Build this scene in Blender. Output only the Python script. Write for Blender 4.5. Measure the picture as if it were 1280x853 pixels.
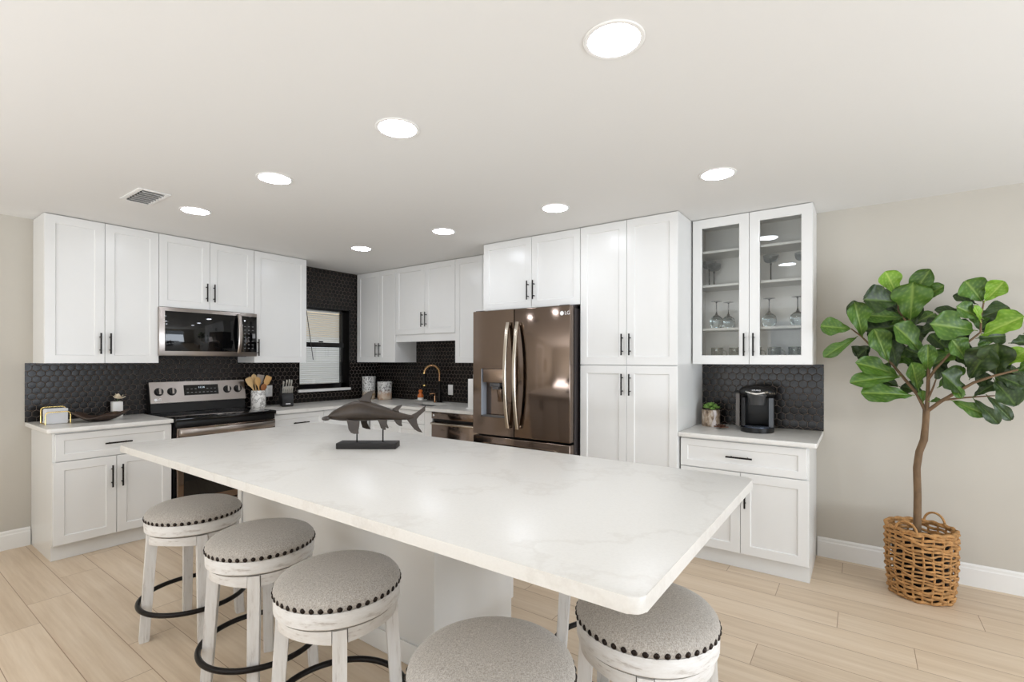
import bpy, bmesh, math, random
from mathutils import Vector, Matrix
from mathutils.geometry import tessellate_polygon
random.seed(7)
for o in list(bpy.data.objects): bpy.data.objects.remove(o)
SC = bpy.context.scene; COL = SC.collection
PI = math.pi; cos = math.cos; sin = math.sin; R = math.radians

# ------------------------------------------------------------------ camera
CF, CCY, CYAW, CROLL = 609.82, 450.52, .6219, .0015
CX, CY, CZ = 5.0671, -4.1016, 1.387
FW = Vector((-sin(CYAW), cos(CYAW), 0)); R0 = Vector((cos(CYAW), sin(CYAW), 0)); ZZ = Vector((0, 0, 1))
RT = R0*cos(CROLL) + ZZ*sin(CROLL); UP = -R0*sin(CROLL) + ZZ*cos(CROLL)
cam = bpy.data.cameras.new('camera'); camo = bpy.data.objects.new('camera', cam); COL.objects.link(camo)
cam.sensor_width = 36; cam.lens = CF/1280*36; cam.shift_y = (CCY-426.5)/1280; cam.clip_start = .02
M = Matrix.Identity(4)
for i in range(3): M[i][0] = RT[i]; M[i][1] = UP[i]; M[i][2] = -FW[i]
M.translation = (CX, CY, CZ); camo.matrix_world = M
SC.camera = camo
def at(u, v, **k):                       # photo pixel -> point on a plane x=, y= or z=
    d = FW*CF + RT*(u-640) - UP*(v-CCY); c = Vector((CX, CY, CZ))
    (a, val), = k.items(); i = 'xyz'.index(a)
    return c + d*((val-c[i])/d[i])

# ------------------------------------------------------------------ light and exposure
SC.view_settings.view_transform = 'Standard'; SC.view_settings.look = 'None'
SC.view_settings.gamma = 1; SC.view_settings.use_curve_mapping = False
SC.view_settings.exposure = 0.0
LENS_STRENGTH = 43
TILT_R, TILT_B = 36, 80
DAY_RIGHT, REAR_FILL = 116, 200
W = bpy.data.worlds.new('sky'); SC.world = W; W.use_nodes = True
W.node_tree.nodes['Background'].inputs[0].default_value = (.80, .90, 1, 1)
W.node_tree.nodes['Background'].inputs[1].default_value = 1.6
def area(name, loc, rot, sx, sy, power, col):
    l = bpy.data.lights.new(name, 'AREA'); l.shape = 'RECTANGLE'; l.size = sx; l.size_y = sy; l.energy = power; l.color = col
    o = bpy.data.objects.new(name, l); COL.objects.link(o); o.location = loc; o.rotation_euler = rot
    return o
ROOM_X, ROOM_Y, CEIL = 8.6, -7.6, 2.44
# daylight from the sliding doors, tilted up; the rear lamp is added fill
area('daylight_right', (ROOM_X-.35, -2.6, .9), (0, R(90+TILT_R), 0), 1.4, 3.0, DAY_RIGHT, (.83, .905, 1))
area('rear_fill_uplight', (3.2, ROOM_Y+.9, .7), (R(90+TILT_B), 0, 0), 5.0, 1.2, REAR_FILL, (.87, .925, 1.0))  # added uplight hanging inside the room to brighten the ceiling, not window light
# ------------------------------------------------------------------ materials
def nt(name):
    m = bpy.data.materials.new(name); m.use_nodes = True
    t = m.node_tree; return m, t, t.nodes['Principled BSDF']
def lin(c): return tuple((x/12.92 if x <= .04045 else ((x+.055)/1.055)**2.4) for x in [v/255 for v in c]) + (1,)
def N(t, ty, **k):
    n = t.nodes.new(ty)
    for a, b in k.items(): setattr(n, a, b)
    return n
def math_(t, op, a, b=None, c=None):
    n = N(t, 'ShaderNodeMath', operation=op)
    for i, x in enumerate((a, b, c)):
        if x is None: continue
        if isinstance(x, (int, float)): n.inputs[i].default_value = x
        else: t.links.new(x, n.inputs[i])
    return n.outputs[0]
def mix_(t, f, a, b, mode='MIX'):
    n = N(t, 'ShaderNodeMix', data_type='RGBA', blend_type=mode)
    for i, x in ((0, f), (6, a), (7, b)):
        if isinstance(x, (int, float)): n.inputs[i].default_value = x
        elif isinstance(x, tuple): n.inputs[i].default_value = x
        else: t.links.new(x, n.inputs[i])
    return n.outputs[2]
def ramp_(t, f, stops):
    n = N(t, 'ShaderNodeValToRGB'); e = n.color_ramp.elements
    while len(e) < len(stops): e.new(.5)
    for i, (p, c) in enumerate(stops): e[i].position = p; e[i].color = c
    t.links.new(f, n.inputs[0]); return n.outputs[0]
def noise_(t, scale, detail=3, rough=.55, vec=None, stretch=None, kind='Object'):
    tc = N(t, 'ShaderNodeTexCoord'); v = tc.outputs[kind] if vec is None else vec
    if stretch:
        mp = N(t, 'ShaderNodeMapping'); mp.inputs['Scale'].default_value = stretch; t.links.new(v, mp.inputs[0]); v = mp.outputs[0]
    n = N(t, 'ShaderNodeTexNoise'); n.inputs['Scale'].default_value = scale; n.inputs['Detail'].default_value = detail; n.inputs['Roughness'].default_value = rough
    t.links.new(v, n.inputs['Vector']); return n.outputs[0]
def bump_(t, p, h, s=.2, d=.002):
    b = N(t, 'ShaderNodeBump'); b.inputs['Strength'].default_value = s; b.inputs['Distance'].default_value = d
    t.links.new(h, b.inputs['Height']); t.links.new(b.outputs[0], p.inputs['Normal'])
def mat(name, c, rough=.5, metal=0, var=0, vscale=6, vs=None, bump=0, bscale=60, bs=None, coat=0, spec=None, aniso=0, c2=None):
    m, t, p = nt(name); col = lin(c)
    p.inputs['Base Color'].default_value = col; p.inputs['Roughness'].default_value = rough; p.inputs['Metallic'].default_value = metal
    if coat: p.inputs['Coat Weight'].default_value = coat; p.inputs['Coat Roughness'].default_value = .06
    if spec is not None: p.inputs['Specular IOR Level'].default_value = spec
    if var or c2:
        n = noise_(t, vscale, stretch=vs)
        b = lin(c2) if c2 else tuple(x*(1-var) for x in col[:3]) + (1,)
        a = col if c2 else tuple(min(1, x*(1+var)) for x in col[:3]) + (1,)
        t.links.new(ramp_(t, n, [(.32, b), (.68, a)]), p.inputs['Base Color'])
    if bump: bump_(t, p, noise_(t, bscale, stretch=bs), bump)
    return m
def glass(name, c=(255, 255, 255), rough=0, thin=True):
    m, t, p = nt(name); p.inputs['Base Color'].default_value = lin(c); p.inputs['Roughness'].default_value = rough
    p.inputs['Transmission Weight'].default_value = 1; p.inputs['IOR'].default_value = 1.45
    return m
def pane_glass(name, tint=(1, 1, 1, 1), ior=1.5):   # thin window glass: clear transmission plus a fresnel mirror
    m, t, p = nt(name); t.nodes.remove(p)
    tr = N(t, 'ShaderNodeBsdfTransparent'); tr.inputs[0].default_value = tint
    gl = N(t, 'ShaderNodeBsdfGlossy'); gl.inputs['Roughness'].default_value = .0
    fr = N(t, 'ShaderNodeFresnel'); fr.inputs[0].default_value = ior
    mx = N(t, 'ShaderNodeMixShader'); t.links.new(fr.outputs[0], mx.inputs[0]); t.links.new(tr.outputs[0], mx.inputs[1]); t.links.new(gl.outputs[0], mx.inputs[2])
    t.links.new(mx.outputs[0], t.nodes['Material Output'].inputs[0]); return m
def emit(name, c, s):
    m, t, p = nt(name); p.inputs['Base Color'].default_value = (0, 0, 0, 1); p.inputs['Emission Color'].default_value = lin(c); p.inputs['Emission Strength'].default_value = s
    return m

mWALL = mat('wall_paint', (194, 188, 177), .75, var=.02, vscale=1.5, bump=.05, bscale=220)
mCEIL = mat('ceiling_paint', (226, 224, 220), .85, bump=.04, bscale=160)
mTRIM = mat('trim_paint', (236, 234, 230), .35)
mCAB = mat('cabinet_lacquer', (231, 230, 227), .26, var=.008, vscale=3)
mCABIN = mat('cabinet_interior', (232, 230, 226), .45)
mBLACKM = mat('black_metal', (26, 22, 20), .38, 0.6)
mTILE = mat('black_tile', (21, 17, 15), .26, var=.2, vscale=9, spec=.36)
mGROUT = mat('tile_grout', (104, 94, 86), .9)
mSTEEL = mat('dark_stainless', (128, 113, 103), .10, 1)
mSTEELL = mat('light_stainless', (164, 156, 150), .28, 1)
mHANDLE = mat('handle_stainless', (196, 186, 172), .22, 1)
mFRSIDE = mat('appliance_side', (74, 68, 68), .42, .3, bump=.1, bscale=300)
mBLACKG = mat('black_glass', (8, 8, 9), .04)
mBLACKP = mat('black_plastic', (17, 16, 16), .34, spec=.35)
mGREYP = mat('grey_plastic', (92, 90, 90), .35)
mWHITEP = mat('white_plastic', (240, 238, 234), .3)
mWHITE = mat('white_print', (235, 235, 235), .5)
mMARK = mat('dim_print', (128, 128, 128), .5)
mCHROME = mat('chrome', (220, 218, 214), .08, 1)
mGOLD = mat('brushed_gold', (226, 198, 128), .22, 1)
mCOPPER = mat('copper', (206, 160, 122), .2, 1)
mBLIND = mat('blind_slat', (226, 222, 214), .5)
mBOUGH = mat('fig_bark', (112, 88, 62), .75, var=.25, vscale=30, vs=(1, 1, .4), bump=.35, bscale=60)
mSOIL = mat('soil', (60, 45, 34), .95, var=.3, vscale=60, bump=.6, bscale=80)
mROPE = mat('seagrass_rope', (178, 132, 80), .75, var=.28, vscale=45, bump=.5, bscale=160)
mBRONZE = mat('dark_bronze', (52, 42, 33), .42, .2, var=.25, vscale=14, bump=.1, bscale=90)
mDKWOOD = mat('dark_wood', (66, 50, 40), .5, var=.4, vscale=10, vs=(1, 6, 1), bump=.3, bscale=40)
mSPOON = mat('spoon_wood', (205, 160, 100), .5, var=.15, vscale=12, vs=(1, 1, .2))
mSPOON2 = mat('beech_wood', (222, 186, 132), .5, var=.1, vscale=12, vs=(1, 1, .2))
mPAPER = mat('paper_white', (242, 240, 236), .9, bump=.1, bscale=120)
mSMOKE = glass('smoked_glass', (214, 219, 222))
mSTEM = mat('smoked_stem', (38, 40, 42), .1)
mCLEARG = glass('clear_glass', (238, 244, 246))
mMUG = glass('smoked_mug_glass', (186, 188, 176), .04)
mACRYL = glass('clear_acrylic', (240, 242, 242), .02)
mPANE = pane_glass('window_pane')
mPANEC = pane_glass('cabinet_pane', (.97, .975, .965, 1), 1.5)
mLENS = emit('lamp_lens', (238, 244, 255), LENS_STRENGTH)
mDIGIT = emit('display_digit', (225, 240, 255), 1.2)

def quartz():
    m, t, p = nt('white_quartz'); p.inputs['Roughness'].default_value = .30
    n1 = noise_(t, 1.3, 8, .62); n2 = noise_(t, 130, 2, .5)
    w = math_(t, 'ABSOLUTE', math_(t, 'SUBTRACT', n1, .5))
    vein = ramp_(t, w, [(0, lin((217, 213, 206))), (.02, lin((225, 222, 216)))])
    t.links.new(mix_(t, .12, vein, ramp_(t, n2, [(.38, lin((212, 208, 202))), (.55, lin((232, 229, 224)))])), p.inputs['Base Color'])
    return m
mQUARTZ = quartz()
def marble():
    m, t, p = nt('grey_veined_marble'); p.inputs['Roughness'].default_value = .2
    n1 = noise_(t, 14, 6, .65); w = math_(t, 'ABSOLUTE', math_(t, 'SUBTRACT', n1, .5))
    t.links.new(ramp_(t, w, [(0, lin((150, 146, 142))), (.05, lin((238, 235, 230)))]), p.inputs['Base Color']); return m
mMARBLE = marble()
def fabric():
    m, t, p = nt('oatmeal_linen'); p.inputs['Roughness'].default_value = .95
    tc = N(t, 'ShaderNodeTexCoord')
    a = noise_(t, 170, 2, .6, stretch=(1, 4.5, 1)); b = noise_(t, 170, 2, .6, stretch=(4.5, 1, 1))
    s = math_(t, 'MULTIPLY', math_(t, 'ADD', a, b), .5)
    t.links.new(ramp_(t, s, [(.40, lin((146, 138, 129))), (.60, lin((196, 189, 180)))]), p.inputs['Base Color'])
    bump_(t, p, s, .5, .002); p.inputs['Sheen Weight'].default_value = .25
    return m
mFABRIC = fabric()
def whitewash(name, sc):
    m, t, p = nt(name); p.inputs['Roughness'].default_value = .55
    n = noise_(t, 26, 5, .65, stretch=sc)
    t.links.new(ramp_(t, n, [(.30, lin((186, 178, 170))), (.44, lin((222, 218, 213))), (.7, lin((232, 230, 227)))]), p.inputs['Base Color'])
    bump_(t, p, n, .15, .002); return m
mWASH = whitewash('whitewashed_wood', (2.2, 2.2, .22)); mWASHR = whitewash('whitewashed_ring', (.7, .7, 3.2))
def floor_mat():
    m, t, p = nt('light_oak_planks'); p.inputs['Roughness'].default_value = .42
    tc = N(t, 'ShaderNodeTexCoord'); sp = N(t, 'ShaderNodeSeparateXYZ'); t.links.new(tc.outputs['Object'], sp.inputs[0])
    X, Y = sp.outputs[0], sp.outputs[1]
    yr = math_(t, 'DIVIDE', math_(t, 'ADD', Y, .06), .2); row = math_(t, 'FLOOR', yr); fy = math_(t, 'FRACT', yr)
    xs = math_(t, 'DIVIDE', math_(t, 'ADD', math_(t, 'SUBTRACT', X, 4.654), math_(t, 'MULTIPLY', math_(t, 'ADD', row, 4), .31)), 1.24)
    colm = math_(t, 'FLOOR', xs); fx = math_(t, 'FRACT', xs)
    cb = N(t, 'ShaderNodeCombineXYZ'); t.links.new(colm, cb.inputs[0]); t.links.new(row, cb.inputs[1])
    wn = N(t, 'ShaderNodeTexWhiteNoise', noise_dimensions='2D'); t.links.new(cb.outputs[0], wn.inputs['Vector']); rnd = wn.outputs[0]
    cv = N(t, 'ShaderNodeCombineXYZ'); t.links.new(math_(t, 'ADD', math_(t, 'MULTIPLY', X, .45), math_(t, 'MULTIPLY', rnd, 31)), cv.inputs[0])
    t.links.new(math_(t, 'MULTIPLY', Y, 9), cv.inputs[1]); t.links.new(math_(t, 'MULTIPLY', rnd, 17), cv.inputs[2])
    g = noise_(t, 2.2, 6, .62, vec=cv.outputs[0]); g2 = noise_(t, 9, 3, .6, vec=cv.outputs[0])
    base = ramp_(t, g, [(.28, lin((204, 180, 152))), (.5, lin((221, 200, 174))), (.74, lin((231, 213, 190)))])
    base = mix_(t, .25, base, ramp_(t, g2, [(.35, lin((205, 182, 154))), (.65, lin((230, 211, 186)))]))
    tone = ramp_(t, rnd, [(0, (.90, .89, .88, 1)), (1, (1.0, 1.0, 1.0, 1))])
    base = mix_(t, 1.0, base, tone, 'MULTIPLY')
    ex = math_(t, 'MINIMUM', math_(t, 'MULTIPLY', fx, 1.24), math_(t, 'MULTIPLY', math_(t, 'SUBTRACT', 1, fx), 1.24))
    ey = math_(t, 'MINIMUM', math_(t, 'MULTIPLY', fy, .2), math_(t, 'MULTIPLY', math_(t, 'SUBTRACT', 1, fy), .2))
    e = math_(t, 'MINIMUM', ex, ey); gv = math_(t, 'LESS_THAN', e, .0016)
    t.links.new(mix_(t, gv, base, lin((158, 130, 104))), p.inputs['Base Color'])
    h = math_(t, 'SUBTRACT', math_(t, 'MULTIPLY', g2, .25), gv); bump_(t, p, h, .25, .0015)
    return m
mFLOOR = floor_mat()
def leaf_mat(name, a, b, vein):
    m, t, p = nt(name); p.inputs['Roughness'].default_value = .46
    at_ = N(t, 'ShaderNodeAttribute', attribute_name='vein')
    n = noise_(t, 9, 4)
    col = ramp_(t, n, [(.3, lin(a)), (.7, lin(b))])
    t.links.new(mix_(t, at_.outputs['Fac'], col, lin(vein)), p.inputs['Base Color'])
    p.inputs['Subsurface Weight'].default_value = 0
    bump_(t, p, noise_(t, 70, 2), .12); return m
mLEAFD = leaf_mat('leaf_dark_green', (26, 44, 14), (46, 70, 22), (80, 102, 42))
mLEAFM = leaf_mat('leaf_green', (46, 78, 18), (76, 114, 30), (118, 144, 60))
mLEAFL = leaf_mat('leaf_young_green', (104, 150, 36), (140, 182, 54), (176, 204, 96))
mSUCC = mat('succulent_green', (150, 190, 92), .5, c2=(78, 122, 52), vscale=60)
def birch():
    m, t, p = nt('birch_bark'); p.inputs['Roughness'].default_value = .7
    n = noise_(t, 20, 5, .6, stretch=(2, 2, 1)); n2 = noise_(t, 9, 3)
    c = ramp_(t, n, [(.34, lin((84, 66, 52))), (.5, lin((168, 146, 124))), (.66, lin((206, 196, 184)))])
    t.links.new(c, p.inputs['Base Color']); bump_(t, p, n, .5, .004); return m
mBIRCH = birch()
def canister_mat(name, low, sc):
    m, t, p = nt(name); p.inputs['Roughness'].default_value = .35
    n = noise_(t, sc, 4, .7); tc = N(t, 'ShaderNodeTexCoord'); sp = N(t, 'ShaderNodeSeparateXYZ'); t.links.new(tc.outputs['Object'], sp.inputs[0])
    up = ramp_(t, n, [(.42, lin((110, 108, 106))), (.5, lin((214, 212, 208))), (1, lin((232, 230, 226)))])
    lo = ramp_(t, noise_(t, sc*.5, 4), [(.38, lin(low)), (.62, lin((214, 196, 176)))])
    f = math_(t, 'ADD', math_(t, 'MULTIPLY', sp.outputs[2], 14), math_(t, 'MULTIPLY', n, 1.2))
    ff = N(t, 'ShaderNodeMapRange'); ff.inputs[1].default_value = 1.5; ff.inputs[2].default_value = 2.2; t.links.new(f, ff.inputs[0])
    t.links.new(mix_(t, ff.outputs[0], lo, up), p.inputs['Base Color']); return m
mCAN1 = canister_mat('canister_glaze_ochre', (150, 120, 74), 55); mCAN2 = canister_mat('canister_glaze_rose', (186, 146, 116), 40)

# ------------------------------------------------------------------ mesh helpers
ORG = {}
def xf(v, m): return m @ Vector(v) if m is not None else Vector(v)
class MB:
    def __init__(s): s.bm = bmesh.new(); s.m = 0; s.T = None
    def v(s, p): return s.bm.verts.new(xf(p, s.T))
    def f(s, vs):
        try: f = s.bm.faces.new(vs); f.material_index = s.m; return f
        except ValueError: return None
    def box(s, x0, x1, y0, y1, z0, z1, bev=0, seg=2):
        vs = [s.v((x, y, z)) for z in (z0, z1) for y in (y0, y1) for x in (x0, x1)]
        fs = [s.f([vs[i] for i in q]) for q in ((0, 2, 3, 1), (4, 5, 7, 6), (0, 1, 5, 4), (2, 6, 7, 3), (0, 4, 6, 2), (1, 3, 7, 5))]
        if bev:
            es = {e for f in fs for e in f.edges}
            r = bmesh.ops.bevel(s.bm, geom=list(es), offset=bev, segments=seg, profile=.5, affect='EDGES')
            for f in r['faces']: f.material_index = s.m
        return s
    def ring(s, c, ax, up, r, n, rx=None):
        sd = ax.cross(up).normalized(); up2 = sd.cross(ax).normalized(); rx = r if rx is None else rx
        return [s.v(c + sd*(cos(2*PI*i/n)*rx) + up2*(sin(2*PI*i/n)*r)) for i in range(n)]
    def skin(s, rings, caps=True, closed=False):
        n = len(rings[0]); k = len(rings)
        for a in range(k if closed else k-1):
            A, B = rings[a], rings[(a+1) % k]
            for i in range(n): s.f([A[i], A[(i+1) % n], B[(i+1) % n], B[i]])
        if caps and not closed: s.f(rings[0][::-1]); s.f(rings[-1])
        return s
    def tube(s, pts, r, n=10, closed=False, caps=True):
        pts = [Vector(p) for p in pts]; k = len(pts); rs = r if isinstance(r, (list, tuple)) else [r]*k
        rings = []; up = None
        for i, p in enumerate(pts):
            a = pts[(i-1) % k] if (closed or i) else p; b = pts[(i+1) % k] if (closed or i < k-1) else p
            d = (b-a).normalized()
            if up is None: up = Vector((0, 0, 1)) if abs(d.z) < .9 else Vector((1, 0, 0))
            sd = d.cross(up).normalized(); up = sd.cross(d).normalized()
            rings.append([s.v(p + sd*(cos(2*PI*j/n)*rs[i]) + up*(sin(2*PI*j/n)*rs[i])) for j in range(n)])
        return s.skin(rings, caps, closed)
    def cyl(s, a, b, r0, r1=None, n=20): return s.tube([a, b], [r0, r0 if r1 is None else r1], n)
    def lathe(s, prof, c=(0, 0, 0), n=32, ang=2*PI, rx=1, ry=1):
        rings = []
        for r, z in prof:
            if r < 1e-5: rings.append([s.v((c[0], c[1], c[2]+z))])
            else: rings.append([s.v((c[0]+rx*r*cos(2*PI*i/n), c[1]+ry*r*sin(2*PI*i/n), c[2]+z)) for i in range(n)])
        for A, B in zip(rings, rings[1:]):
            for i in range(n):
                j = (i+1) % n
                if len(A) == 1 and len(B) == 1: continue
                if len(A) == 1: s.f([A[0], B[j], B[i]])
                elif len(B) == 1: s.f([A[i], A[j], B[0]])
                else: s.f([A[i], A[j], B[j], B[i]])
        return s
    def prism(s, poly, ext):                # planar polygon of 3d points, extruded by a vector
        e = Vector(ext); a = [s.v(p) for p in poly]; b = [s.v(Vector(p)+e) for p in poly]; n = len(a)
        s.f(a[::-1]); s.f(b)
        for i in range(n): s.f([a[i], a[(i+1) % n], b[(i+1) % n], b[i]])
        return s
    def grid(s, pts):
        V = [[s.v(p) for p in row] for row in pts]
        for a in range(len(V)-1):
            for b in range(len(V[0])-1): s.f([V[a][b], V[a][b+1], V[a+1][b+1], V[a+1][b]])
        return V
    def build(s, name, mats, parent=None, smooth=35, solid=0, subsurf=0, fix=True):
        me = bpy.data.meshes.new(name)
        if fix: bmesh.ops.recalc_face_normals(s.bm, faces=s.bm.faces)
        off = ORG.get(parent.name, Vector()) if parent else Vector()
        if off.length: bmesh.ops.translate(s.bm, verts=s.bm.verts, vec=-off)
        s.bm.to_mesh(me); s.bm.free()
        for m in (mats if isinstance(mats, (list, tuple)) else [mats]): me.materials.append(m)
        if smooth:
            me.shade_smooth(); me.set_sharp_from_angle(angle=R(smooth))
        o = bpy.data.objects.new(name, me); COL.objects.link(o)
        if parent: o.parent = parent; ORG[o.name] = off
        if solid:
            d = o.modifiers.new('thickness', 'SOLIDIFY'); d.thickness = solid; d.offset = 0
        if subsurf:
            d = o.modifiers.new('smooth', 'SUBSURF'); d.levels = d.render_levels = subsurf
        return o
def tag(o, label=None, cat=None, group=None, kind=None):
    if label: o['label'] = label
    if cat: o['category'] = cat
    if group: o['group'] = group
    if kind: o['kind'] = kind
    return o
def thing(name, label, cat, loc=(0, 0, 0), rot=0, group=None, world=False):
    """Empty at the base. With world=True the parts are given in world coordinates, else in the thing's own."""
    o = bpy.data.objects.new(name, None); COL.objects.link(o); o.empty_display_size = .05
    o.location = loc; o.rotation_euler = (0, 0, rot)
    ORG[o.name] = Vector(loc) if world else Vector()
    return tag(o, label, cat, group)
def struct(o): o['kind'] = 'structure'; return o
def copy_tree(o, parent=None):
    c = o.copy(); COL.objects.link(c); c.parent = parent
    for ch in list(o.children): copy_tree(ch, c)
    return c
def place_at(o, P):                      # move a finished one-mesh thing's origin to P
    P = Vector(P); o.data.transform(Matrix.Translation(-P)); o.location = P; return o
def lettering(text, size, mtx, m, parent, name='lettering', depth=.0006):
    cu = bpy.data.curves.new('t', 'FONT'); cu.body = text; cu.size = size; cu.extrude = depth; cu.align_x = 'CENTER'; cu.align_y = 'CENTER'
    to = bpy.data.objects.new('t', cu); COL.objects.link(to); bpy.context.view_layer.update()
    me = bpy.data.meshes.new_from_object(to.evaluated_get(bpy.context.evaluated_depsgraph_get()))
    bpy.data.objects.remove(to)
    off = ORG.get(parent.name, Vector())
    me.transform(Matrix.Translation(-off) @ mtx); me.materials.clear(); me.materials.append(m)
    o = bpy.data.objects.new(name, me); COL.objects.link(o); o.parent = parent; ORG[o.name] = off; return o
def face_mtx(loc, right, up):
    r = Vector(right).normalized(); u = Vector(up).normalized(); n = r.cross(u)
    m = Matrix.Identity(4)
    for i in range(3): m[i][0] = r[i]; m[i][1] = u[i]; m[i][2] = n[i]
    m.translation = loc; return m

# ================================================================== THE SETTING
WY0, WY1, WZ0, WZ1 = -1.09, -.424, 1.055, 1.995           # kitchen window opening in the left wall
b = MB(); b.box(-.2, ROOM_X+.2, ROOM_Y-.2, .2, -.12, 0); struct(b.build('floor', mFLOOR, smooth=0))
b = MB(); b.box(-.2, ROOM_X+.2, ROOM_Y-.2, .2, CEIL, CEIL+.12); struct(b.build('ceiling', mCEIL, smooth=0))
b = MB(); WT = -.16
b.box(WT, 0, ROOM_Y, WY0, 0, CEIL); b.box(WT, 0, WY1, 0, 0, CEIL); b.box(WT, 0, WY0, WY1, 0, WZ0); b.box(WT, 0, WY0, WY1, WZ1, CEIL)
struct(b.build('wall_left', mWALL, smooth=0))
b = MB(); b.box(-.16, ROOM_X+.16, 0, .16, 0, CEIL); struct(b.build('wall_back', mWALL, smooth=0))
b = MB(); RY0, RY1, RZ = -4.2, -1.0, 2.1
b.box(ROOM_X, ROOM_X+.16, ROOM_Y, RY0, 0, CEIL); b.box(ROOM_X, ROOM_X+.16, RY1, 0, 0, CEIL); b.box(ROOM_X, ROOM_X+.16, RY0, RY1, RZ, CEIL)
struct(b.build('wall_right', mWALL, smooth=0))
b = MB(); BX0, BX1, BZ0, BZ1 = 3.5, 6.9, .2, 2.25
b.box(-.16, BX0, ROOM_Y-.16, ROOM_Y, 0, CEIL); b.box(BX1, ROOM_X+.16, ROOM_Y-.16, ROOM_Y, 0, CEIL)
b.box(BX0, BX1, ROOM_Y-.16, ROOM_Y, 0, BZ0); b.box(BX0, BX1, ROOM_Y-.16, ROOM_Y, BZ1, CEIL)
struct(b.build('wall_rear', mWALL, smooth=0))

def baseboard(name, p0, p1, nrm):
    p0 = Vector(p0); p1 = Vector(p1); n = Vector(nrm)
    prof = [(0.0, 0), (.016, 0), (.016, .105), (.011, .112), (.011, .126), (.004, .136), (0, .136)]
    b = MB(); A = [b.v(p0 + n*(d+.0005) + ZZ*z) for d, z in prof]; B = [b.v(p1 + n*(d+.0005) + ZZ*z) for d, z in prof]
    b.f(A[::-1]); b.f(B)
    for i in range(len(prof)): b.f([A[i], A[(i+1) % 7], B[(i+1) % 7], B[i]])
    return struct(b.build(name, mTRIM, smooth=0))
baseboard('baseboard_back', (4.812, 0, 0), (ROOM_X-.02, 0, 0), (0, -1, 0))
baseboard('baseboard_left', (0, -4.845, 0), (0, -3.232, 0), (1, 0, 0))
baseboard('baseboard_rear', (0.02, ROOM_Y, 0), (ROOM_X-.02, ROOM_Y, 0), (0, 1, 0))

# far sliding doors (behind the camera's right shoulder) and rear window
b = MB()
for y0, y1 in ((RY0, RY0+.07), (-2.64, -2.56), (RY1-.07, RY1)): b.box(ROOM_X+.02, ROOM_X+.1, y0, y1, 0, RZ)
b.box(ROOM_X+.02, ROOM_X+.1, RY0, RY1, RZ-.07, RZ); b.box(ROOM_X+.02, ROOM_X+.1, RY0, RY1, 0, .06)
d = struct(b.build('door_1', mTRIM, smooth=0))
b = MB(); b.box(ROOM_X+.055, ROOM_X+.06, RY0+.07, RY1-.07, .06, RZ-.07); b.build('pane', mPANE, d, smooth=0)
b = MB()
for x0, x1 in ((BX0, BX0+.06), (5.17, 5.23), (BX1-.06, BX1)): b.box(x0, x1, ROOM_Y-.1, ROOM_Y-.02, BZ0, BZ1)
b.box(BX0, BX1, ROOM_Y-.1, ROOM_Y-.02, BZ1-.06, BZ1); b.box(BX0, BX1, ROOM_Y-.1, ROOM_Y-.02, BZ0, BZ0+.06)
d = struct(b.build('window_2', mTRIM, smooth=0))
b = MB(); b.box(BX0+.06, BX1-.06, ROOM_Y-.062, ROOM_Y-.058, BZ0+.06, BZ1-.06); b.build('pane', mPANE, d, smooth=0)

b = MB()
for y0, y1 in ((-5.82, -5.72), (-4.95, -4.85)): b.box(.001, .022, y0, y1, 0, 2.14, .003)
b.box(.001, .022, -5.82, -4.85, 2.14, 2.24, .003)
d = struct(b.build('door_2', mTRIM, smooth=0))
b = MB(); b.box(.001, .014, -5.72, -4.95, .005, 2.14); b.build('door_leaf', mWALL, d, smooth=0)
pf = thing('picture_frame', 'dark framed picture on the left wall behind the camera', 'picture', (.012, -6.12, 1.45), world=True)
b = MB(); y0, y1, z0, z1 = -6.30, -5.94, 1.2, 1.72
for q in ((y0, y1, z0, z0+.03), (y0, y1, z1-.03, z1), (y0, y0+.03, z0+.03, z1-.03), (y1-.03, y1, z0+.03, z1-.03)): b.box(.001, .028, q[0], q[1], q[2], q[3])
b.build('frame', mat('frame_brown', (70, 54, 42), .5), pf, smooth=0)
b = MB(); b.box(.001, .012, y0+.03, y1-.03, z0+.03, z1-.03); b.build('mount', mat('mount_beige', (176, 160, 138), .8), pf, smooth=0)
# kitchen window: black frame, two sashes, glossy black jamb liner, white sill
mWBLK = mat('black_window_frame', (16, 14, 14), .16)
b = MB()
JT = .012
b.box(-.15, .004, WY1-JT, WY1, WZ0, WZ1); b.box(-.15, .004, WY0, WY0+JT, WZ0, WZ1); b.box(-.15, .004, WY0, WY1, WZ1-JT, WZ1)
b.box(-.105, -.06, WY1-.075, WY1-JT, WZ0, WZ1-JT); b.box(-.105, -.06, WY0+JT, WY0+.05, WZ0, WZ1-JT)
b.box(-.105, -.06, WY0, WY1, WZ0, WZ0+.055); b.box(-.105, -.06, WY0, WY1, WZ1-.03, WZ1-JT); b.box(-.105, -.05, WY0, WY1, 1.535, 1.59)
win = struct(b.build('window_1', mWBLK, smooth=0))
b = MB(); b.box(-.07, -.066, WY0+.05, WY1-.075, WZ0+.055, 1.535); b.build('pane', mPANE, win, smooth=0)
b = MB(); b.box(-.09, -.086, WY0+.05, WY1-.075, 1.59, WZ1-.03); b.build('pane', mPANE, win, smooth=0)
b = MB(); b.box(-.15, .026, WY0-.01, WY1, WZ0-.03, WZ0-.0005, .004); b.build('window_sill', mTRIM, win)
b = MB(); b.box(-.055, -.035, WY0+.28, WY0+.33, 1.592, 1.606, .004); b.build('sash_lock', mBLACKM, win)
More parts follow.
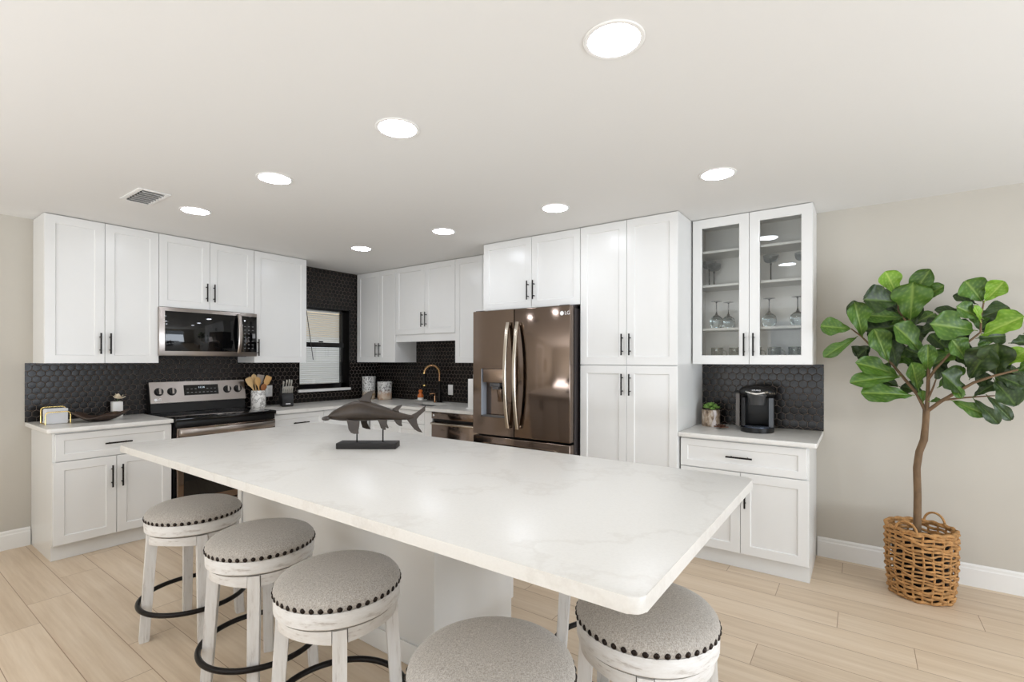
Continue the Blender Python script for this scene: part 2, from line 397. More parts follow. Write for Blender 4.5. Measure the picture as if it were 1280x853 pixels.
# blind
bl = thing('window_blind', 'horizontal slat blind with a dark tilt wand in the black kitchen window', 'blind', (-.13, (WY0+WY1)/2, WZ0), world=True)
b = MB(); b.box(-.148, -.108, WY0+JT+.002, WY1-.075, WZ1-.045, WZ1-JT-.002, .003); b.build('headrail', mWHITEP, bl)
b = MB(); z = WZ0+.062
while z < WZ1-.05:
    b.T = Matrix.Translation((-.128, 0, z)) @ Matrix.Rotation(R(42), 4, 'Y')
    b.box(-.0125, .0125, WY0+JT+.002, WY1-JT-.002, -.0005, .0005); z += .0225
b.T = None; b.build('slat_panel', mBLIND, bl, smooth=0)
b = MB(); q0 = at(383, 388, x=-.03); q1 = at(391.5, 450, x=-.03); b.cyl(q0, q1, .004, n=8); b.build('tilt_wand', mBLACKM, bl)
# outside: pale stucco wall with a tan painted upper storey, seen between the slats
b = MB(); b.box(-2.2, -2.1, -4.5, 3, -.2, 1.75); b.m = 1; b.box(-2.2, -2.05, -4.5, 3, 1.75, 4.5)
struct(b.build('wall_outside', [mat('stucco_white', (226, 224, 220), .9, bump=.3, bscale=60), mat('stucco_tan', (208, 184, 150), .9, bump=.3, bscale=60)], smooth=0))

# ------------------------------------------------------------------ hexagon backsplashes
def hexwall(name, label, origin, ux, nrm, rects, w=.050, grid=None, gap=.0034, pil=.0006, thick=.006):
    """rects in wall coordinates (a along ux, z up); tiles are cut at the rectangles' edges."""
    o = Vector(origin); ux = Vector(ux); n = Vector(nrm); b = MB(); b.m = 0
    P3 = lambda a, z, d: o + ux*a + ZZ*z + n*d
    for a0, a1, z0, z1 in rects:
        vs = [b.v(P3(a, z, d)) for d in (.0006, thick*.72) for a, z in ((a0, z0), (a1, z0), (a1, z1), (a0, z1))]
        for q in ((3, 2, 1, 0), (4, 5, 6, 7), (0, 1, 5, 4), (1, 2, 6, 5), (2, 3, 7, 6), (3, 0, 4, 7)): b.f([vs[i] for i in q])
    b.m = 1; rr = (w-gap)/math.sqrt(3); dz = w*math.sqrt(3)/2
    A0 = min(r[0] for r in rects); A1 = max(r[1] for r in rects); Z0 = min(r[2] for r in rects); Z1 = max(r[3] for r in rects)
    if grid: A0, Z0 = grid
    def clip(poly, ax, val, keep_gt):
        out = []
        for i in range(len(poly)):
            p, q = poly[i], poly[(i+1) % len(poly)]
            ip = (p[ax] >= val) == keep_gt; iq = (q[ax] >= val) == keep_gt
            if ip: out.append(p)
            if ip != iq:
                t = (val-p[ax])/(q[ax]-p[ax]); out.append((p[0]+t*(q[0]-p[0]), p[1]+t*(q[1]-p[1])))
        return out
    j = 0; z = Z0 - dz*.2
    while z < Z1+dz:
        a = A0 - w + (w/2 if j % 2 else 0)
        while a < A1 + w:
            hexp = [(a+rr*cos(R(60*k+30)), z+rr*sin(R(60*k+30))) for k in range(6)]
            for a0, a1, z0, z1 in rects:
                if a+rr < a0 or a-rr > a1 or z+rr < z0 or z-rr > z1: continue
                p = hexp; whole = all(a0 <= q[0] <= a1 and z0 <= q[1] <= z1 for q in p)
                for ax, val, gt in ((0, a0, True), (0, a1, False), (1, z0, True), (1, z1, False)):
                    p = clip(p, ax, val, gt)
                    if len(p) < 3: break
                if len(p) < 3: continue
                k = len(p)
                base = [b.v(P3(q[0], q[1], thick*.7)) for q in p]
                if whole:
                    m1 = [b.v(P3(a+(q[0]-a)*.93, z+(q[1]-z)*.93, thick+.0004)) for q in p]
                    m2 = [b.v(P3(a+(q[0]-a)*.78, z+(q[1]-z)*.78, thick+pil)) for q in p]
                    for A, B in ((base, m1), (m1, m2)):
                        for i in range(k): b.f([A[i], A[(i+1) % k], B[(i+1) % k], B[i]])
                    b.f(m2)
                else:
                    top = [b.v(P3(q[0], q[1], thick+pil*.6)) for q in p]; b.f(top)
                    for i in range(k): b.f([base[i], base[(i+1) % k], top[(i+1) % k], top[i]])
            a += w
        z += dz; j += 1
    ob = b.build(name, [mGROUT, mTILE], None, smooth=25)
    return tag(place_at(ob, o), label, 'backsplash')
CT, CT2, CTR = .918, .910, .886           # worktop heights: beside the stove, corner run, coffee cabinet
hexwall('tile_backsplash', 'black hexagon tile backsplash behind the stove and the napkin holder', (0, 0, 0), (0, 1, 0), (1, 0, 0),
        [(-3.263, -2.524, CT+.001, 1.3595), (-2.524, -1.73, .9, 1.4195), (-1.73, -1.19, CT2+.001, 1.3595)], grid=(-3.3, .9))
hexwall('tile_backsplash', 'black hexagon tile wall around the kitchen window up to the ceiling', (0, 0, 0), (0, 1, 0), (1, 0, 0),
        [(-1.19, WY0, CT2+.001, CEIL-.002),
         (WY0, WY1, CT2+.001, WZ0-.031), (WY0, WY1, WZ1, CEIL-.002), (WY1, -.001, CT2+.001, CEIL-.002)], grid=(-3.3, .9))
hexwall('tile_backsplash', 'black hexagon tile backsplash behind the sink faucet', (0, 0, 0), (1, 0, 0), (0, -1, 0),
        [(.009, .716, CT2+.001, 1.3595), (.716, 1.638, CT2+.001, 1.66), (1.638, 2.25, CT2+.001, 1.3595)])
hexwall('tile_backsplash', 'black hexagon tile backsplash behind the coffee maker', (4.0225, 0, 0), (1, 0, 0), (0, -1, 0), [(0, .8265, CTR+.001, 1.3595)], w=.056)

# ================================================================== CABINETS
def handle(parent, x, y, z, vert=True, L=.16, m=None):
    b = MB(); r = .0058
    d = Vector((0, 0, 1)) if vert else Vector((1, 0, 0)); c = Vector((x, y-.030, z))
    b.cyl(c-d*L/2, c+d*L/2, r, n=12)
    for s in (-1, 1):
        q = c + d*(s*L*.31); b.cyl(q, q+Vector((0, .030, 0)), .0045, n=10)
    return b.build('handle', m or mBLACKM, parent)
def shaker(parent, name, x0, x1, z0, z1, yf, t=.02, st=.058, rec=.007):
    """Door or drawer front whose outer face is at local y = -yf."""
    b = MB(); yo = -yf; bv = .0016
    o1 = [(x0, z0), (x1, z0), (x1, z1), (x0, z1)]
    def rg(d, y): return [b.v((x, y, z)) for x, z in ((x0+d, z0+d), (x1-d, z0+d), (x1-d, z1-d), (x0+d, z1-d))]
    back = rg(0, yo+t); e0 = rg(0, yo+bv); e1 = rg(bv, yo); i0 = rg(st, yo); i1 = rg(st+.005, yo+rec)
    b.f(back)
    for A, B in ((back, e0), (e0, e1), (e1, i0), (i0, i1)):
        for i in range(4): b.f([A[i], A[(i+1) % 4], B[(i+1) % 4], B[i]])
    b.f(i1)
    return b.build(name, mCAB, parent, smooth=0)
G = .0015
def doors(root, w, z0, z1, yf, n, hz=None, hside=None, splits=None):
    """n doors side by side; hz = handle centre height; handles on the meeting stiles."""
    xs = splits or [w*i/n for i in range(n+1)]; out = []
    for i in range(n):
        d = shaker(root, 'door', xs[i]+G, xs[i+1]-G, z0, z1, yf); out.append(d)
        if hz is None: continue
        if n == 1: hx = xs[0]+.03 if hside == 'L' else xs[1]-.03
        else: hx = xs[i+1]-.03 if i % 2 == 0 else xs[i]+.03
        handle(d, hx, -yf, hz)
    return out
def cabinet(name, label, loc, rot, w, dep, z0, z1, cat='cabinet', group=None, toe=None, body=True):
    """Closed carcass: local x along the wall, front towards local -y, origin on the wall."""
    r = thing(name, label, cat, (loc[0], loc[1], 0), rot, group)
    b = MB(); g = .0008
    if toe:
        b.box(g, w-g, -dep, -.002, toe, z1); b.box(g, w-g, -toe_dep, -.002, 0.0005, toe)
    else: b.box(g, w-g, -dep, -.002, z0, z1)
    b.build('body', mCAB, r, smooth=0); return r
toe_dep = .556
LR = R(90); UZ0, UZ1 = 1.36, 2.4365
# --- uppers on the left (stove) wall
c = cabinet('upper_cabinet', 'tall white two-door wall cabinet left of the microwave', (0, -3.2195), LR, .6985, .315, UZ0, UZ1)
doors(c, .6985, UZ0, UZ1-.002, .335, 2, 1.51, splits=[0, .344, .6985])
c = cabinet('upper_cabinet', 'short white two-door wall cabinet directly above the microwave', (0, -2.5205), LR, .780, .315, 1.83, UZ1)
doors(c, .780, 1.83, UZ1-.002, .335, 2, 1.98, splits=[0, .388, .780])
c = cabinet('upper_cabinet', 'single-door white wall cabinet between the microwave and the window', (0, -1.7395), LR, .541, .315, UZ0, UZ1)
doors(c, .541, UZ0, UZ1-.002, .335, 1, 1.505, 'L')
# --- uppers on the back wall
c = cabinet('upper_cabinet', 'narrow two-door white wall cabinet in the corner beside the window', (.0185, 0), 0, .697, .313, UZ0, UZ1)
doors(c, .697, UZ0, UZ1-.002, .333, 2, 1.505, splits=[0, .409, .697])
c = cabinet('upper_cabinet', 'short two-door white wall cabinet with a valance above the sink', (.7165, 0), 0, .921, .313, 1.674, UZ1)
doors(c, .921, 1.674, UZ1-.002, .333, 2, 1.83, splits=[0, .477, .921])
b = MB(); b.box(.001, .92, -.318, -.298, 1.592, 1.6735); b.build('valance', mCAB, c, smooth=0)
c = cabinet('upper_cabinet', 'single-door white wall cabinet immediately left of the refrigerator', (1.6385, 0), 0, .622, .313, UZ0, UZ1)
doors(c, .622, UZ0, UZ1-.002, .333, 1, None, splits=[0, .364])
b = MB(); b.box(.367, .621, -.333, -.314, UZ0, UZ1); b.build('filler_panel', mCAB, c, smooth=0)
c = cabinet('upper_cabinet', 'deep two-door white cabinet above the refrigerator', (2.2735, 0), 0, .9815, .63, 1.832, UZ1)
doors(c, .9815, 1.832, UZ1-.002, .65, 2, 1.98, splits=[0, .5205, .9815])
# --- pantry
c = cabinet('pantry_cabinet', 'floor-to-ceiling four-door white pantry right of the refrigerator', (3.2565, 0), 0, .764, .63, 0, UZ1, toe=.11)
doors(c, .764, 1.3535, UZ1-.002, .65, 2, 1.505, splits=[0, .386, .764])
doors(c, .764, .115, 1.3465, .65, 2, 1.207, splits=[0, .386, .764])
# --- glass-fronted cabinet
gx0, gw = 4.0298, .7742
gc = thing('glass_cabinet', 'white wall cabinet with two glass doors showing stemware above the coffee maker', 'cabinet', (gx0, 0, 0))
b = MB(); T = .018; D = .300
b.box(0, T, -D, -.002, UZ0, UZ1); b.box(gw-T, gw, -D, -.002, UZ0, UZ1); b.box(T, gw-T, -D, -.002, UZ0, UZ0+T); b.box(T, gw-T, -D, -.002, UZ1-T, UZ1)
b.box(T, gw-T, -.012, -.002, UZ0+T, UZ1-T); b.build('body', mCABIN, gc, smooth=0)
SHZ = [1.628, 1.952, 2.205]
for z in SHZ:
    b = MB(); b.box(T+.001, gw-T-.001, -D+.02, -.013, z-.018, z, .001); b.build('shelf', mCABIN, gc, smooth=0)
for (x0, x1, hx) in ((0, .3895, .3595), (.3895, gw, .4195)):
    b = MB(); x0 += G; x1 -= G; z0 = UZ0; z1 = UZ1-.002; st = .062; yo = -.322
    def rg(d, y): return [b.v((x, y, z)) for x, z in ((x0+d, z0+d), (x1-d, z0+d), (x1-d, z1-d), (x0+d, z1-d))]
    rs = [rg(0, yo+.02), rg(0, yo+.0016), rg(.0016, yo), rg(st, yo), rg(st+.004, yo+.006), rg(st+.004, yo+.02)]
    for A, B in zip(rs, rs[1:]+rs[:1]):
        for i in range(4): b.f([A[i], A[(i+1) % 4], B[(i+1) % 4], B[i]])
    d = b.build('door', mCAB, gc, smooth=0)
    b = MB(); b.box(x0+st-.004, x1-st+.004, yo+.010, yo+.013, z0+st-.004, z1-st+.004); b.build('pane', mPANEC, d, smooth=0)
    handle(d, hx, yo, 1.50)
# --- base cabinets
BT = .878
def base(label, loc, rot, w, top, drawer, ndoor, dz=.683, name='base_cabinet'):
    c = cabinet(name, label, loc, rot, w, .592, 0, top, toe=.11)
    if drawer:
        for (a, b_) in drawer:
            d = shaker(c, 'drawer', a+G, b_-G, dz+.005, top-.012, .612, st=.045)
            handle(d, (a+b_)/2, -.612, (dz+top-.007)/2, vert=False)
    if ndoor: doors(c, w, .115, dz-.001, .612, ndoor, dz-.145)
    return c
base('white base cabinet with one drawer and two doors left of the stove', (0, -3.2275), LR, .7015, CT-.031, [(0.012, .7015)], 2)
c = base('white base cabinet with one wide drawer between stove and corner', (0, -1.6925), LR, .515, CT2-.031, [(0, .515)], 1)
# corner run: the leg under the window ends at the back wall's leg
c = thing('base_cabinet', 'white corner base cabinet below the kitchen window', 'cabinet', (0, -1.1765, 0), LR)
b = MB(); b.box(.001, 1.174, -.592, -.002, .11, CT2-.031); b.box(.001, 1.174, -.556, -.002, .0005, .11); b.build('body', mCAB, c, smooth=0)
d = shaker(c, 'door', G, .555, .115, CT2-.04, .612)
c = thing('sink_cabinet', 'white sink base cabinet with false drawer fronts beside the dishwasher', 'cabinet', (.614, 0, 0), 0)
b = MB(); w = .973
b.box(0, .018, -.592, -.002, .11, CT2-.031); b.box(w-.018, w, -.592, -.002, .11, CT2-.031); b.box(.018, w-.018, -.592, -.002, .11, .13); b.box(.018, w-.018, -.018, -.002, .13, CT2-.031)
b.box(0, w, -.592, -.574, .60, CT2-.031); b.box(0, w, -.556, -.5, .0005, .11); b.build('body', mCAB, c, smooth=0)
for a, b_ in ((.015, .44), (.44, .865)):
    shaker(c, 'drawer_front', a+G, b_-G, .735, CT2-.04, .612, st=.04); shaker(c, 'door', a+G, b_-G, .115, .73, .612)
b = MB(); b.box(.867, w-.001, -.610, -.5925, .115, CT2-.04); b.build('filler_panel', mCAB, c, smooth=0)
base('white base cabinet with one drawer and two doors under the coffee maker', (4.0295, 0), 0, .777, CTR-.031, [(0, .765)], 2, dz=.648)
b = MB()

# --- worktops
def slab(name, label, poly, z, th=.03, bev=.004, holes=None, cat='countertop', rad=0):
    b = MB(); pts = []
    n = len(poly)
    for i in range(n):
        p = Vector(poly[i]); a = (Vector(poly[i-1])-p); c = (Vector(poly[(i+1) % n])-p)
        r = rad if not isinstance(rad, dict) else rad.get(i, 0)
        if r:
            a = a.normalized(); c = c.normalized(); ctr = p + (a+c)*r
            s0 = p+a*r-ctr; s1 = p+c*r-ctr
            for k in range(7):
                t = k/6; v = s0.lerp(s1, t); pts.append(ctr+v.normalized()*r)
        else: pts.append(p)
    A = [b.v((p.x, p.y, z-th)) for p in pts]; B = [b.v((p.x, p.y, z)) for p in pts]; k = len(pts)
    bot = b.f(A[::-1]); top = b.f(B)
    for i in range(k): b.f([A[i], A[(i+1) % k], B[(i+1) % k], B[i]])
    es = list({e for f in (bot, top) for e in f.edges})
    if holes:
        for f, zz in ((top, z), (bot, z-th)): b.bm.faces.remove(f)
        HB = []
        for zz, L in ((z, B), (z-th, A)):
            hv = [b.v((x, y, zz)) for x, y in holes]; HB.append(hv)
            es2 = [b.bm.edges.get((L[i], L[(i+1) % k])) for i in range(k)] + [b.bm.edges.new((hv[i], hv[(i+1) % len(hv)])) for i in range(len(hv))]
            bmesh.ops.triangle_fill(b.bm, edges=es2, use_beauty=True)
        for i in range(len(holes)): j = (i+1) % len(holes); b.f([HB[0][i], HB[0][j], HB[1][j], HB[1][i]])
    else: bmesh.ops.bevel(b.bm, geom=es, offset=bev, segments=3, profile=.5, affect='EDGES')
    o = b.build(name, mQUARTZ, None, smooth=30)
    return tag(place_at(o, (sum(p[0] for p in poly)/n, sum(p[1] for p in poly)/n, z-th)), label, cat)
slab('countertop', 'short white quartz countertop left of the stove', [(.009, -3.262), (.6456, -3.262), (.6456, -2.525), (.009, -2.525)], CT, rad={1: .02})
SK = (1.0, 1.46, -.49, -.17)
slab('countertop', 'white quartz corner countertop running from the stove past the sink', [(.009, -1.692), (.6456, -1.692), (.6456, -.6456), (2.25, -.6456), (2.25, -.009), (.009, -.009)], CT2,
     holes=[(SK[0], SK[2]), (SK[1], SK[2]), (SK[1], SK[3]), (SK[0], SK[3])])
slab('countertop', 'short white quartz countertop under the coffee maker', [(4.0225, -.6474), (4.848, -.6474), (4.848, -.009), (4.0225, -.009)], CTR, rad={1: .015})
IX0, IX1, IY0, IY1, IT = 1.709, 4.715, -3.170, -1.934, .913
slab('island_countertop', 'long white quartz island top with a wide seating overhang', [(IX0, IY0), (IX1, IY0), (IX1, IY1), (IX0, IY1)], IT, th=.036, rad=.03)
# --- island base
ib = thing('kitchen_island', 'white panelled kitchen island body under the long quartz top', 'island', (2.7, -2.26, 0), world=True)
ibx0, ibx1, iby0, iby1 = 1.80, 3.55, -2.565, -1.965
b = MB(); b.box(ibx0, ibx1, iby0, iby1-.022, .0005, IT-.037, .0015); b.build('body', mCAB, ib, smooth=30)
b = MB(); b.box(ibx0-.004, ibx1+.004, iby0-.010, iby0-.0005, .0005, .10, .002); b.build('base_trim', mTRIM, ib)
b = MB(); b.box(ibx0+.002, ibx0+.045, iby0-.012, iby0-.0005, .1005, IT-.0375, .001); b.build('corner_trim', mCAB, ib)
for i in range(4):
    ib_d = MB(); w = (ibx1-ibx0)/4
    ib_d.box(ibx0+w*i+G, ibx0+w*(i+1)-G, iby1-.0215, iby1-.002, .115, IT-.05, .0015); dd = ib_d.build('door', mCAB, ib)
    h = MB(); hx = ibx0+w*(i+1)-.03 if i % 2 == 0 else ibx0+w*i+.03
    h.cyl((hx, iby1+.028, .66), (hx, iby1+.028, .82), .006, n=10)
    for z in (.69, .79): h.cyl((hx, iby1-.003, z), (hx, iby1+.028, z), .0045, n=8)
    h.build('handle', mBLACKM, dd)

# ================================================================== SINK AND FAUCET
b = MB(); x0, x1, y0, y1 = SK[0]-.012, SK[1]+.012, SK[2]-.012, SK[3]+.012; zt = CT2-.0315; zb = zt-.2
def rc(x0, x1, y0, y1, z): return [b.v(p) for p in ((x0, y0, z), (x1, y0, z), (x1, y1, z), (x0, y1, z))]
rs = [rc(x0-.015, x1+.015, y0-.015, y1+.015, zt), rc(x0+.006, x1-.006, y0+.006, y1-.006, zt), rc(x0+.012, x1-.012, y0+.012, y1-.012, zb), ]
r2 = [rc(x0-.004, x1+.004, y0-.004, y1+.004, zb-.008), rc(x0-.004, x1+.004, y0-.004, y1+.004, zt-.004), rc(x0-.015, x1+.015, y0-.015, y1+.015, zt-.004)]
b.skin([rs[2], rs[1], rs[0], r2[2], r2[1], r2[0]], caps=True)
o = b.build('sink', mat('black_granite', (20, 19, 19), .35, bump=.05, bscale=300), None, smooth=0)
tag(place_at(o, ((x0+x1)/2, (y0+y1)/2, zb)), 'black undermount sink set into the corner countertop', 'sink')
fb = at(549.5, 499, y=-.105); fx = fb.x
fa = thing('faucet', 'black and copper gooseneck faucet standing behind the sink', 'faucet', (fx, -.105, CT2+.0005), world=True)
b = MB(); b.lathe([(0, 0), (.032, 0), (.032, .008), (.024, .014), (.022, .12), (.018, .13), (0, .13)], (fx, -.105, CT2+.0005), 20); b.build('base', mBLACKM, fa)
dl = Vector((-.80, -.60, 0))
def arcpts(c, r, a0, a1, n, d): return [c + d*(r*cos(a0+(a1-a0)*i/n)) + ZZ*(r*sin(a0+(a1-a0)*i/n)) for i in range(n+1)]
top = Vector((fx, -.105, CT2+.33)); rad = .085
b = MB(); b.tube([Vector((fx, -.105, CT2+.13)), Vector((fx, -.105, CT2+.24))], .015, 12); b.build('riser', mBLACKM, fa)
b = MB(); b.tube([Vector((fx, -.105, CT2+.24))] + arcpts(top+dl*rad, rad, PI, 0, 14, dl), .009, 10); b.build('spout', mCOPPER, fa)
b = MB()
pts = []
for i in range(90):
    t = i/89*PI; a = i*1.25
    c = top+dl*rad - dl*(rad*cos(t)) + ZZ*(rad*sin(t)); rd = (-dl*cos(t)+ZZ*sin(t)); sd = dl.cross(ZZ)
    pts.append(c + rd*(.0135*cos(a)) + sd*(.0135*sin(a)))
b.tube(pts, .0026, 6); b.build('spring_coil', mGOLD, fa)
e = top+dl*(2*rad)
b = MB(); b.cyl(e, e-ZZ*.03, .014, .018); b.cyl(e-ZZ*.03, e-ZZ*.13, .018, .016); b.build('spray_head', mBLACKM, fa)
b = MB(); b.cyl(e-ZZ*.13, e-ZZ*.145, .0175, .019); b.build('spray_nozzle', mGOLD, fa)
b = MB(); b.cyl(e+ZZ*.004, e-ZZ*.006, .0165); b.build('spray_collar', mGOLD, fa)
b = MB(); q = Vector((fx+.02, -.105, CT2+.09)); b.cyl(q, q+Vector((.035, -.01, 0)), .010); b.tube([q+Vector((.03, -.01, 0)), q+Vector((.045, -.03, .05)), q+Vector((.05, -.035, .09))], [.007, .006, .005], 10); b.build('lever', mBLACKM, fa)
b = MB(); q = Vector((fx, -.105, CT2+.17)); b.tube([q, q+dl*(2*rad)], .006, 8); b.build('docking_arm', mBLACKM, fa)
sx = at(543.8, 497, y=-.15).x
sd_ = thing('soap_dispenser', 'slim copper soap pump standing left of the black faucet base', 'soap dispenser', (sx, -.15, CT2+.0005), world=True)
b = MB(); b.lathe([(0, 0), (.018, 0), (.018, .01), (.010, .014), (.009, .075), (0, .075)], (sx, -.15, CT2+.0005), 14); b.build('base', mCOPPER, sd_)
b = MB(); q = Vector((sx, -.15, CT2+.075)); b.tube([q, q+ZZ*.02, q+ZZ*.026+dl*.02, q+ZZ*.02+dl*.055], .0055, 8); b.build('nozzle', mCOPPER, sd_)
# saucer and brush
sx = at(526.5, 497, y=-.09).x
o = MB().lathe([(0, .0), (.045, .0), (.075, .012), (.077, .014), (.044, .005), (0, .004)], (sx, -.10, CT2+.0005), 28).build('saucer', mPAPER, None)
tag(place_at(o, (sx, -.10, CT2)), 'small white saucer beside the sink holding an orange-topped brush', 'saucer')
br = thing('dish_brush', 'orange-topped brush with white bristles standing on the white saucer', 'brush', (sx, -.10, CT2+.0058), world=True)
B0 = (sx, -.10, CT2+.0058)
MB().lathe([(0, 0), (.038, 0), (.034, .035), (0, .036)], B0, 20).build('bristles', mPAPER, br)
MB().lathe([(0, .0365), (.034, .0365), (.037, .05), (.030, .07), (.018, .082), (.016, .09), (.024, .105), (.024, .118), (.012, .13), (0, .131)], B0, 20).build('knob', mat('orange_wood', (214, 116, 52), .4), br)
# paper towels
px_, py_ = at(592, 500, y=-.42).x, -.42
ph = thing('paper_towel_holder', 'white upright paper towel holder with thin rod beside the refrigerator', 'paper towel holder', (px_, py_, CT2+.0005), world=True)
MB().lathe([(0, 0), (.075, 0), (.075, .008), (.07, .011), (0, .011)], (px_, py_, CT2+.0005), 28).build('base', mWHITEP, ph)
b = MB(); b.cyl((px_, py_, CT2+.0117), (px_, py_, CT2+.335), .006, n=10); b.build('rod', mWHITEP, ph)
o = MB().lathe([(.018, .0), (.054, 0), (.055, .002), (.055, .277), (.054, .279), (.018, .279), (.018, 0)], (px_, py_, CT2+.0125), 32).build('paper_towel_roll', mPAPER, None)
tag(place_at(o, (px_, py_, CT2+.0125)), 'white paper towel roll on the holder beside the refrigerator', 'paper towel')

# ================================================================== APPLIANCES
# --- refrigerator (world coordinates)
FY = -.778; FX0, FX1 = 2.2605, 3.235; FS = at(642.5, 470, y=FY).x
fr = thing('refrigerator', 'dark stainless french-door refrigerator with ice and water dispenser', 'refrigerator', ((FX0+FX1)/2, -.4, 0), world=True)
b = MB(); b.box(FX0+.008, FX1-.008, -.695, -.03, .03, 1.80, .004); b.build('body', mFRSIDE, fr)
b = MB(); b.box(FX0+.03, FX1-.03, -.66, -.05, .0005, .0295); b.build('foot_grille', mBLACKP, fr)
for x in (FX0+.06, FX1-.06):
    b = MB(); b.box(x-.045, x+.045, -.765, -.62, 1.8005, 1.823, .005); b.build('hinge_cover', mFRSIDE, fr)
dz0, dz1 = .742, 1.815; dy = -.703
p0 = at(601.5, 480, y=FY); p1 = at(632.5, 523.5, y=FY); RX0, RX1 = p0.x, p1.x; RZ0 = p1.z; RZ1 = at(602, 461, y=FY).z
b = MB()
b.box(FX0, RX0, FY, dy, dz0, dz1); b.box(RX1, FS-.003, FY, dy, dz0, dz1); b.box(RX0, RX1, FY, dy, dz0, RZ0); b.box(RX0, RX1, FY, dy, RZ1, dz1); b.box(RX0, RX1, dy+.0-.006, dy, RZ0, RZ1)
bmesh.ops.remove_doubles(b.bm, verts=b.bm.verts, dist=1e-5)
ld = b.build('door', mSTEEL, fr, smooth=0)
b = MB(); b.box(FS+.003, FX1, FY, dy, dz0, dz1, .006, 3); rd = b.build('door', mSTEEL, fr)
b = MB(); b.box(FS-.0028, FS+.0028, FY+.02, dy, dz0, dz1); b.build('door_seal', mBLACKP, fr, smooth=0)
b = MB(); b.box(FX0+.004, FX1-.004, dy+.0005, -.6955, dz0+.002, dz1-.004); b.build('gasket', mBLACKP, fr, smooth=0)
# freezer drawers
b = MB(); b.box(FX0, FX1, FY, dy, .395, .726, .006, 3); d1 = b.build('freezer_drawer', mSTEEL, fr)
b = MB(); b.box(FX0, FX1, FY, dy, .06, .382, .006, 3); d2 = b.build('freezer_drawer', mSTEEL, fr)
b = MB(); b.box(FX0+.006, FX1-.006, dy+.0005, -.6955, .06, .74); b.build('gasket', mBLACKP, fr, smooth=0)
for dd, z in ((d1, .66), (d2, .32)):
    b = MB(); xs = [FX0+.12, FX0+.14, FX1-.14, FX1-.12]; b.tube([(xs[0], FY-.0005, z), (xs[0]+.02, FY-.05, z), (xs[2], FY-.055, z), (xs[3], FY-.0005, z)], .012, 12); b.build('handle', mHANDLE, dd)
# bowed door handles
for hx, dd in ((FS-.048, ld), (FS+.048, rd)):
    b = MB(); z0, z1 = .815, 1.705; rings = []
    for i in range(25):
        t = i/24; z = z0+(z1-z0)*t; out = .020+.05*math.sin(PI*t)**.8
        rings.append([b.v((hx+dx, FY-out+ddy, z)) for dx, ddy in ((-.016, -.006), (-.011, -.012), (.011, -.012), (.016, -.006), (.016, .008), (-.016, .008))])
    b.skin(rings)
    for z in (z0+.012, z1-.012): b.box(hx-.010, hx+.010, FY-.028, FY-.0005, z-.012, z+.012, .002)
    b.build('handle', mHANDLE, dd)
# dispenser
cz0 = at(604, 478, y=FY).z; cz1 = at(604, 461.5, y=FY).z; cx0 = at(604, 470, y=FY-.012).x; cx1 = at(628.5, 470, y=FY-.012).x
b = MB(); b.box(cx0, cx1, FY-.014, FY+.06, cz0, cz1, .004); b.build('dispenser_panel', mat('bronze_panel', (150, 130, 114), .3, .9), ld)
b = MB(); xm = (cx0+cx1)/2+.005
b.T = Matrix.Translation((xm, FY+.022, cz0)); b.box(-.055, .055, -.02, .03, -.035, -.0005, .006); b.box(-.035, .035, -.012, .024, -.06, -.035, .006); b.T = None
b.build('nozzle_block', mGREYP, ld)
b = MB(); b.T = Matrix.Translation((xm+.03, FY+.03, cz0-.06)) @ Matrix.Rotation(R(10), 4, 'X'); b.box(-.026, .026, -.005, .006, -.11, .0, .006); b.T = None; b.build('lever', mat('bronze_lever', (130, 112, 98), .25, .9), ld)
b = MB(); b.box(RX0+.002, RX1-.002, FY+.004, dy-.007, RZ0+.0005, RZ0+.014, .002); b.build('drip_tray', mGREYP, ld)
b = MB(); b.box(RX0+.0005, RX0+.006, FY+.001, dy-.0065, RZ0+.015, RZ1-.002); b.build('side_liner', mat('bluish_liner', (176, 184, 196), .3), ld, smooth=0)
# logo: round badge and letters
lp = at(706, 391.5, y=FY-.0008)
lettering('LG', .040, face_mtx(lp+Vector((.022, 0, 0)), (1, 0, 0), (0, 0, 1)), mWHITE, rd)
b = MB(); q = lp+Vector((-.026, 0, 0)); b.cyl(q+Vector((0, .0005, 0)), q-Vector((0, .0006, 0)), .017, n=24); b.build('logo_badge', mWHITE, rd)

# --- microwave (local: x along the left wall, front towards -y)
mw = thing('microwave', 'stainless over-the-range microwave with black glass door', 'microwave', (0, -2.5175, 1.42), LR)
MWW = .774
b = MB(); b.box(.0, MWW, -.337, -.004, 0, .409, .002); b.build('body', mFRSIDE, mw)
b = MB(); b.box(-.014, MWW+.013, -.366, -.3375, .0, .405, .004); b.build('front_frame', mSTEELL, mw)
b = MB(); b.box(.028, .615, -.3715, -.3665, .040, .375, .002); dr = b.build('door', mBLACKG, mw)
b = MB(); b.box(.620, MWW+.008, -.3715, -.3665, .040, .375, .002); kp = b.build('control_panel', mBLACKG, mw)
b = MB(); rings = []
for i in range(17):
    t = i/16; z = .03+.36*t; out = .012+.032*math.sin(PI*t)**.7
    rings.append([b.v((.617+dx, -.366-out+dy, z)) for dx, dy in ((-.017, -.003), (-.010, -.009), (.010, -.009), (.017, -.003), (.017, .006), (-.017, .006))])
b.skin(rings)
for z in (.05, .37): b.box(.606, .628, -.392, -.372, z-.012, z+.012, .002)
b.build('handle', mSTEELL, dr)
for r_ in range(7):
    for c_ in range(3):
        b = MB()
        if r_ == 3 and c_ == 2: b.box(.742, .768, -.3722, -.3716, .17, .215)
        else: x = .672+.036*c_; z = .075+.034*r_; b.box(x-.008, x+.008, -.3722, -.3716, z-.0025, z+.0025)
        b.build('key', mMARK, kp, smooth=0)
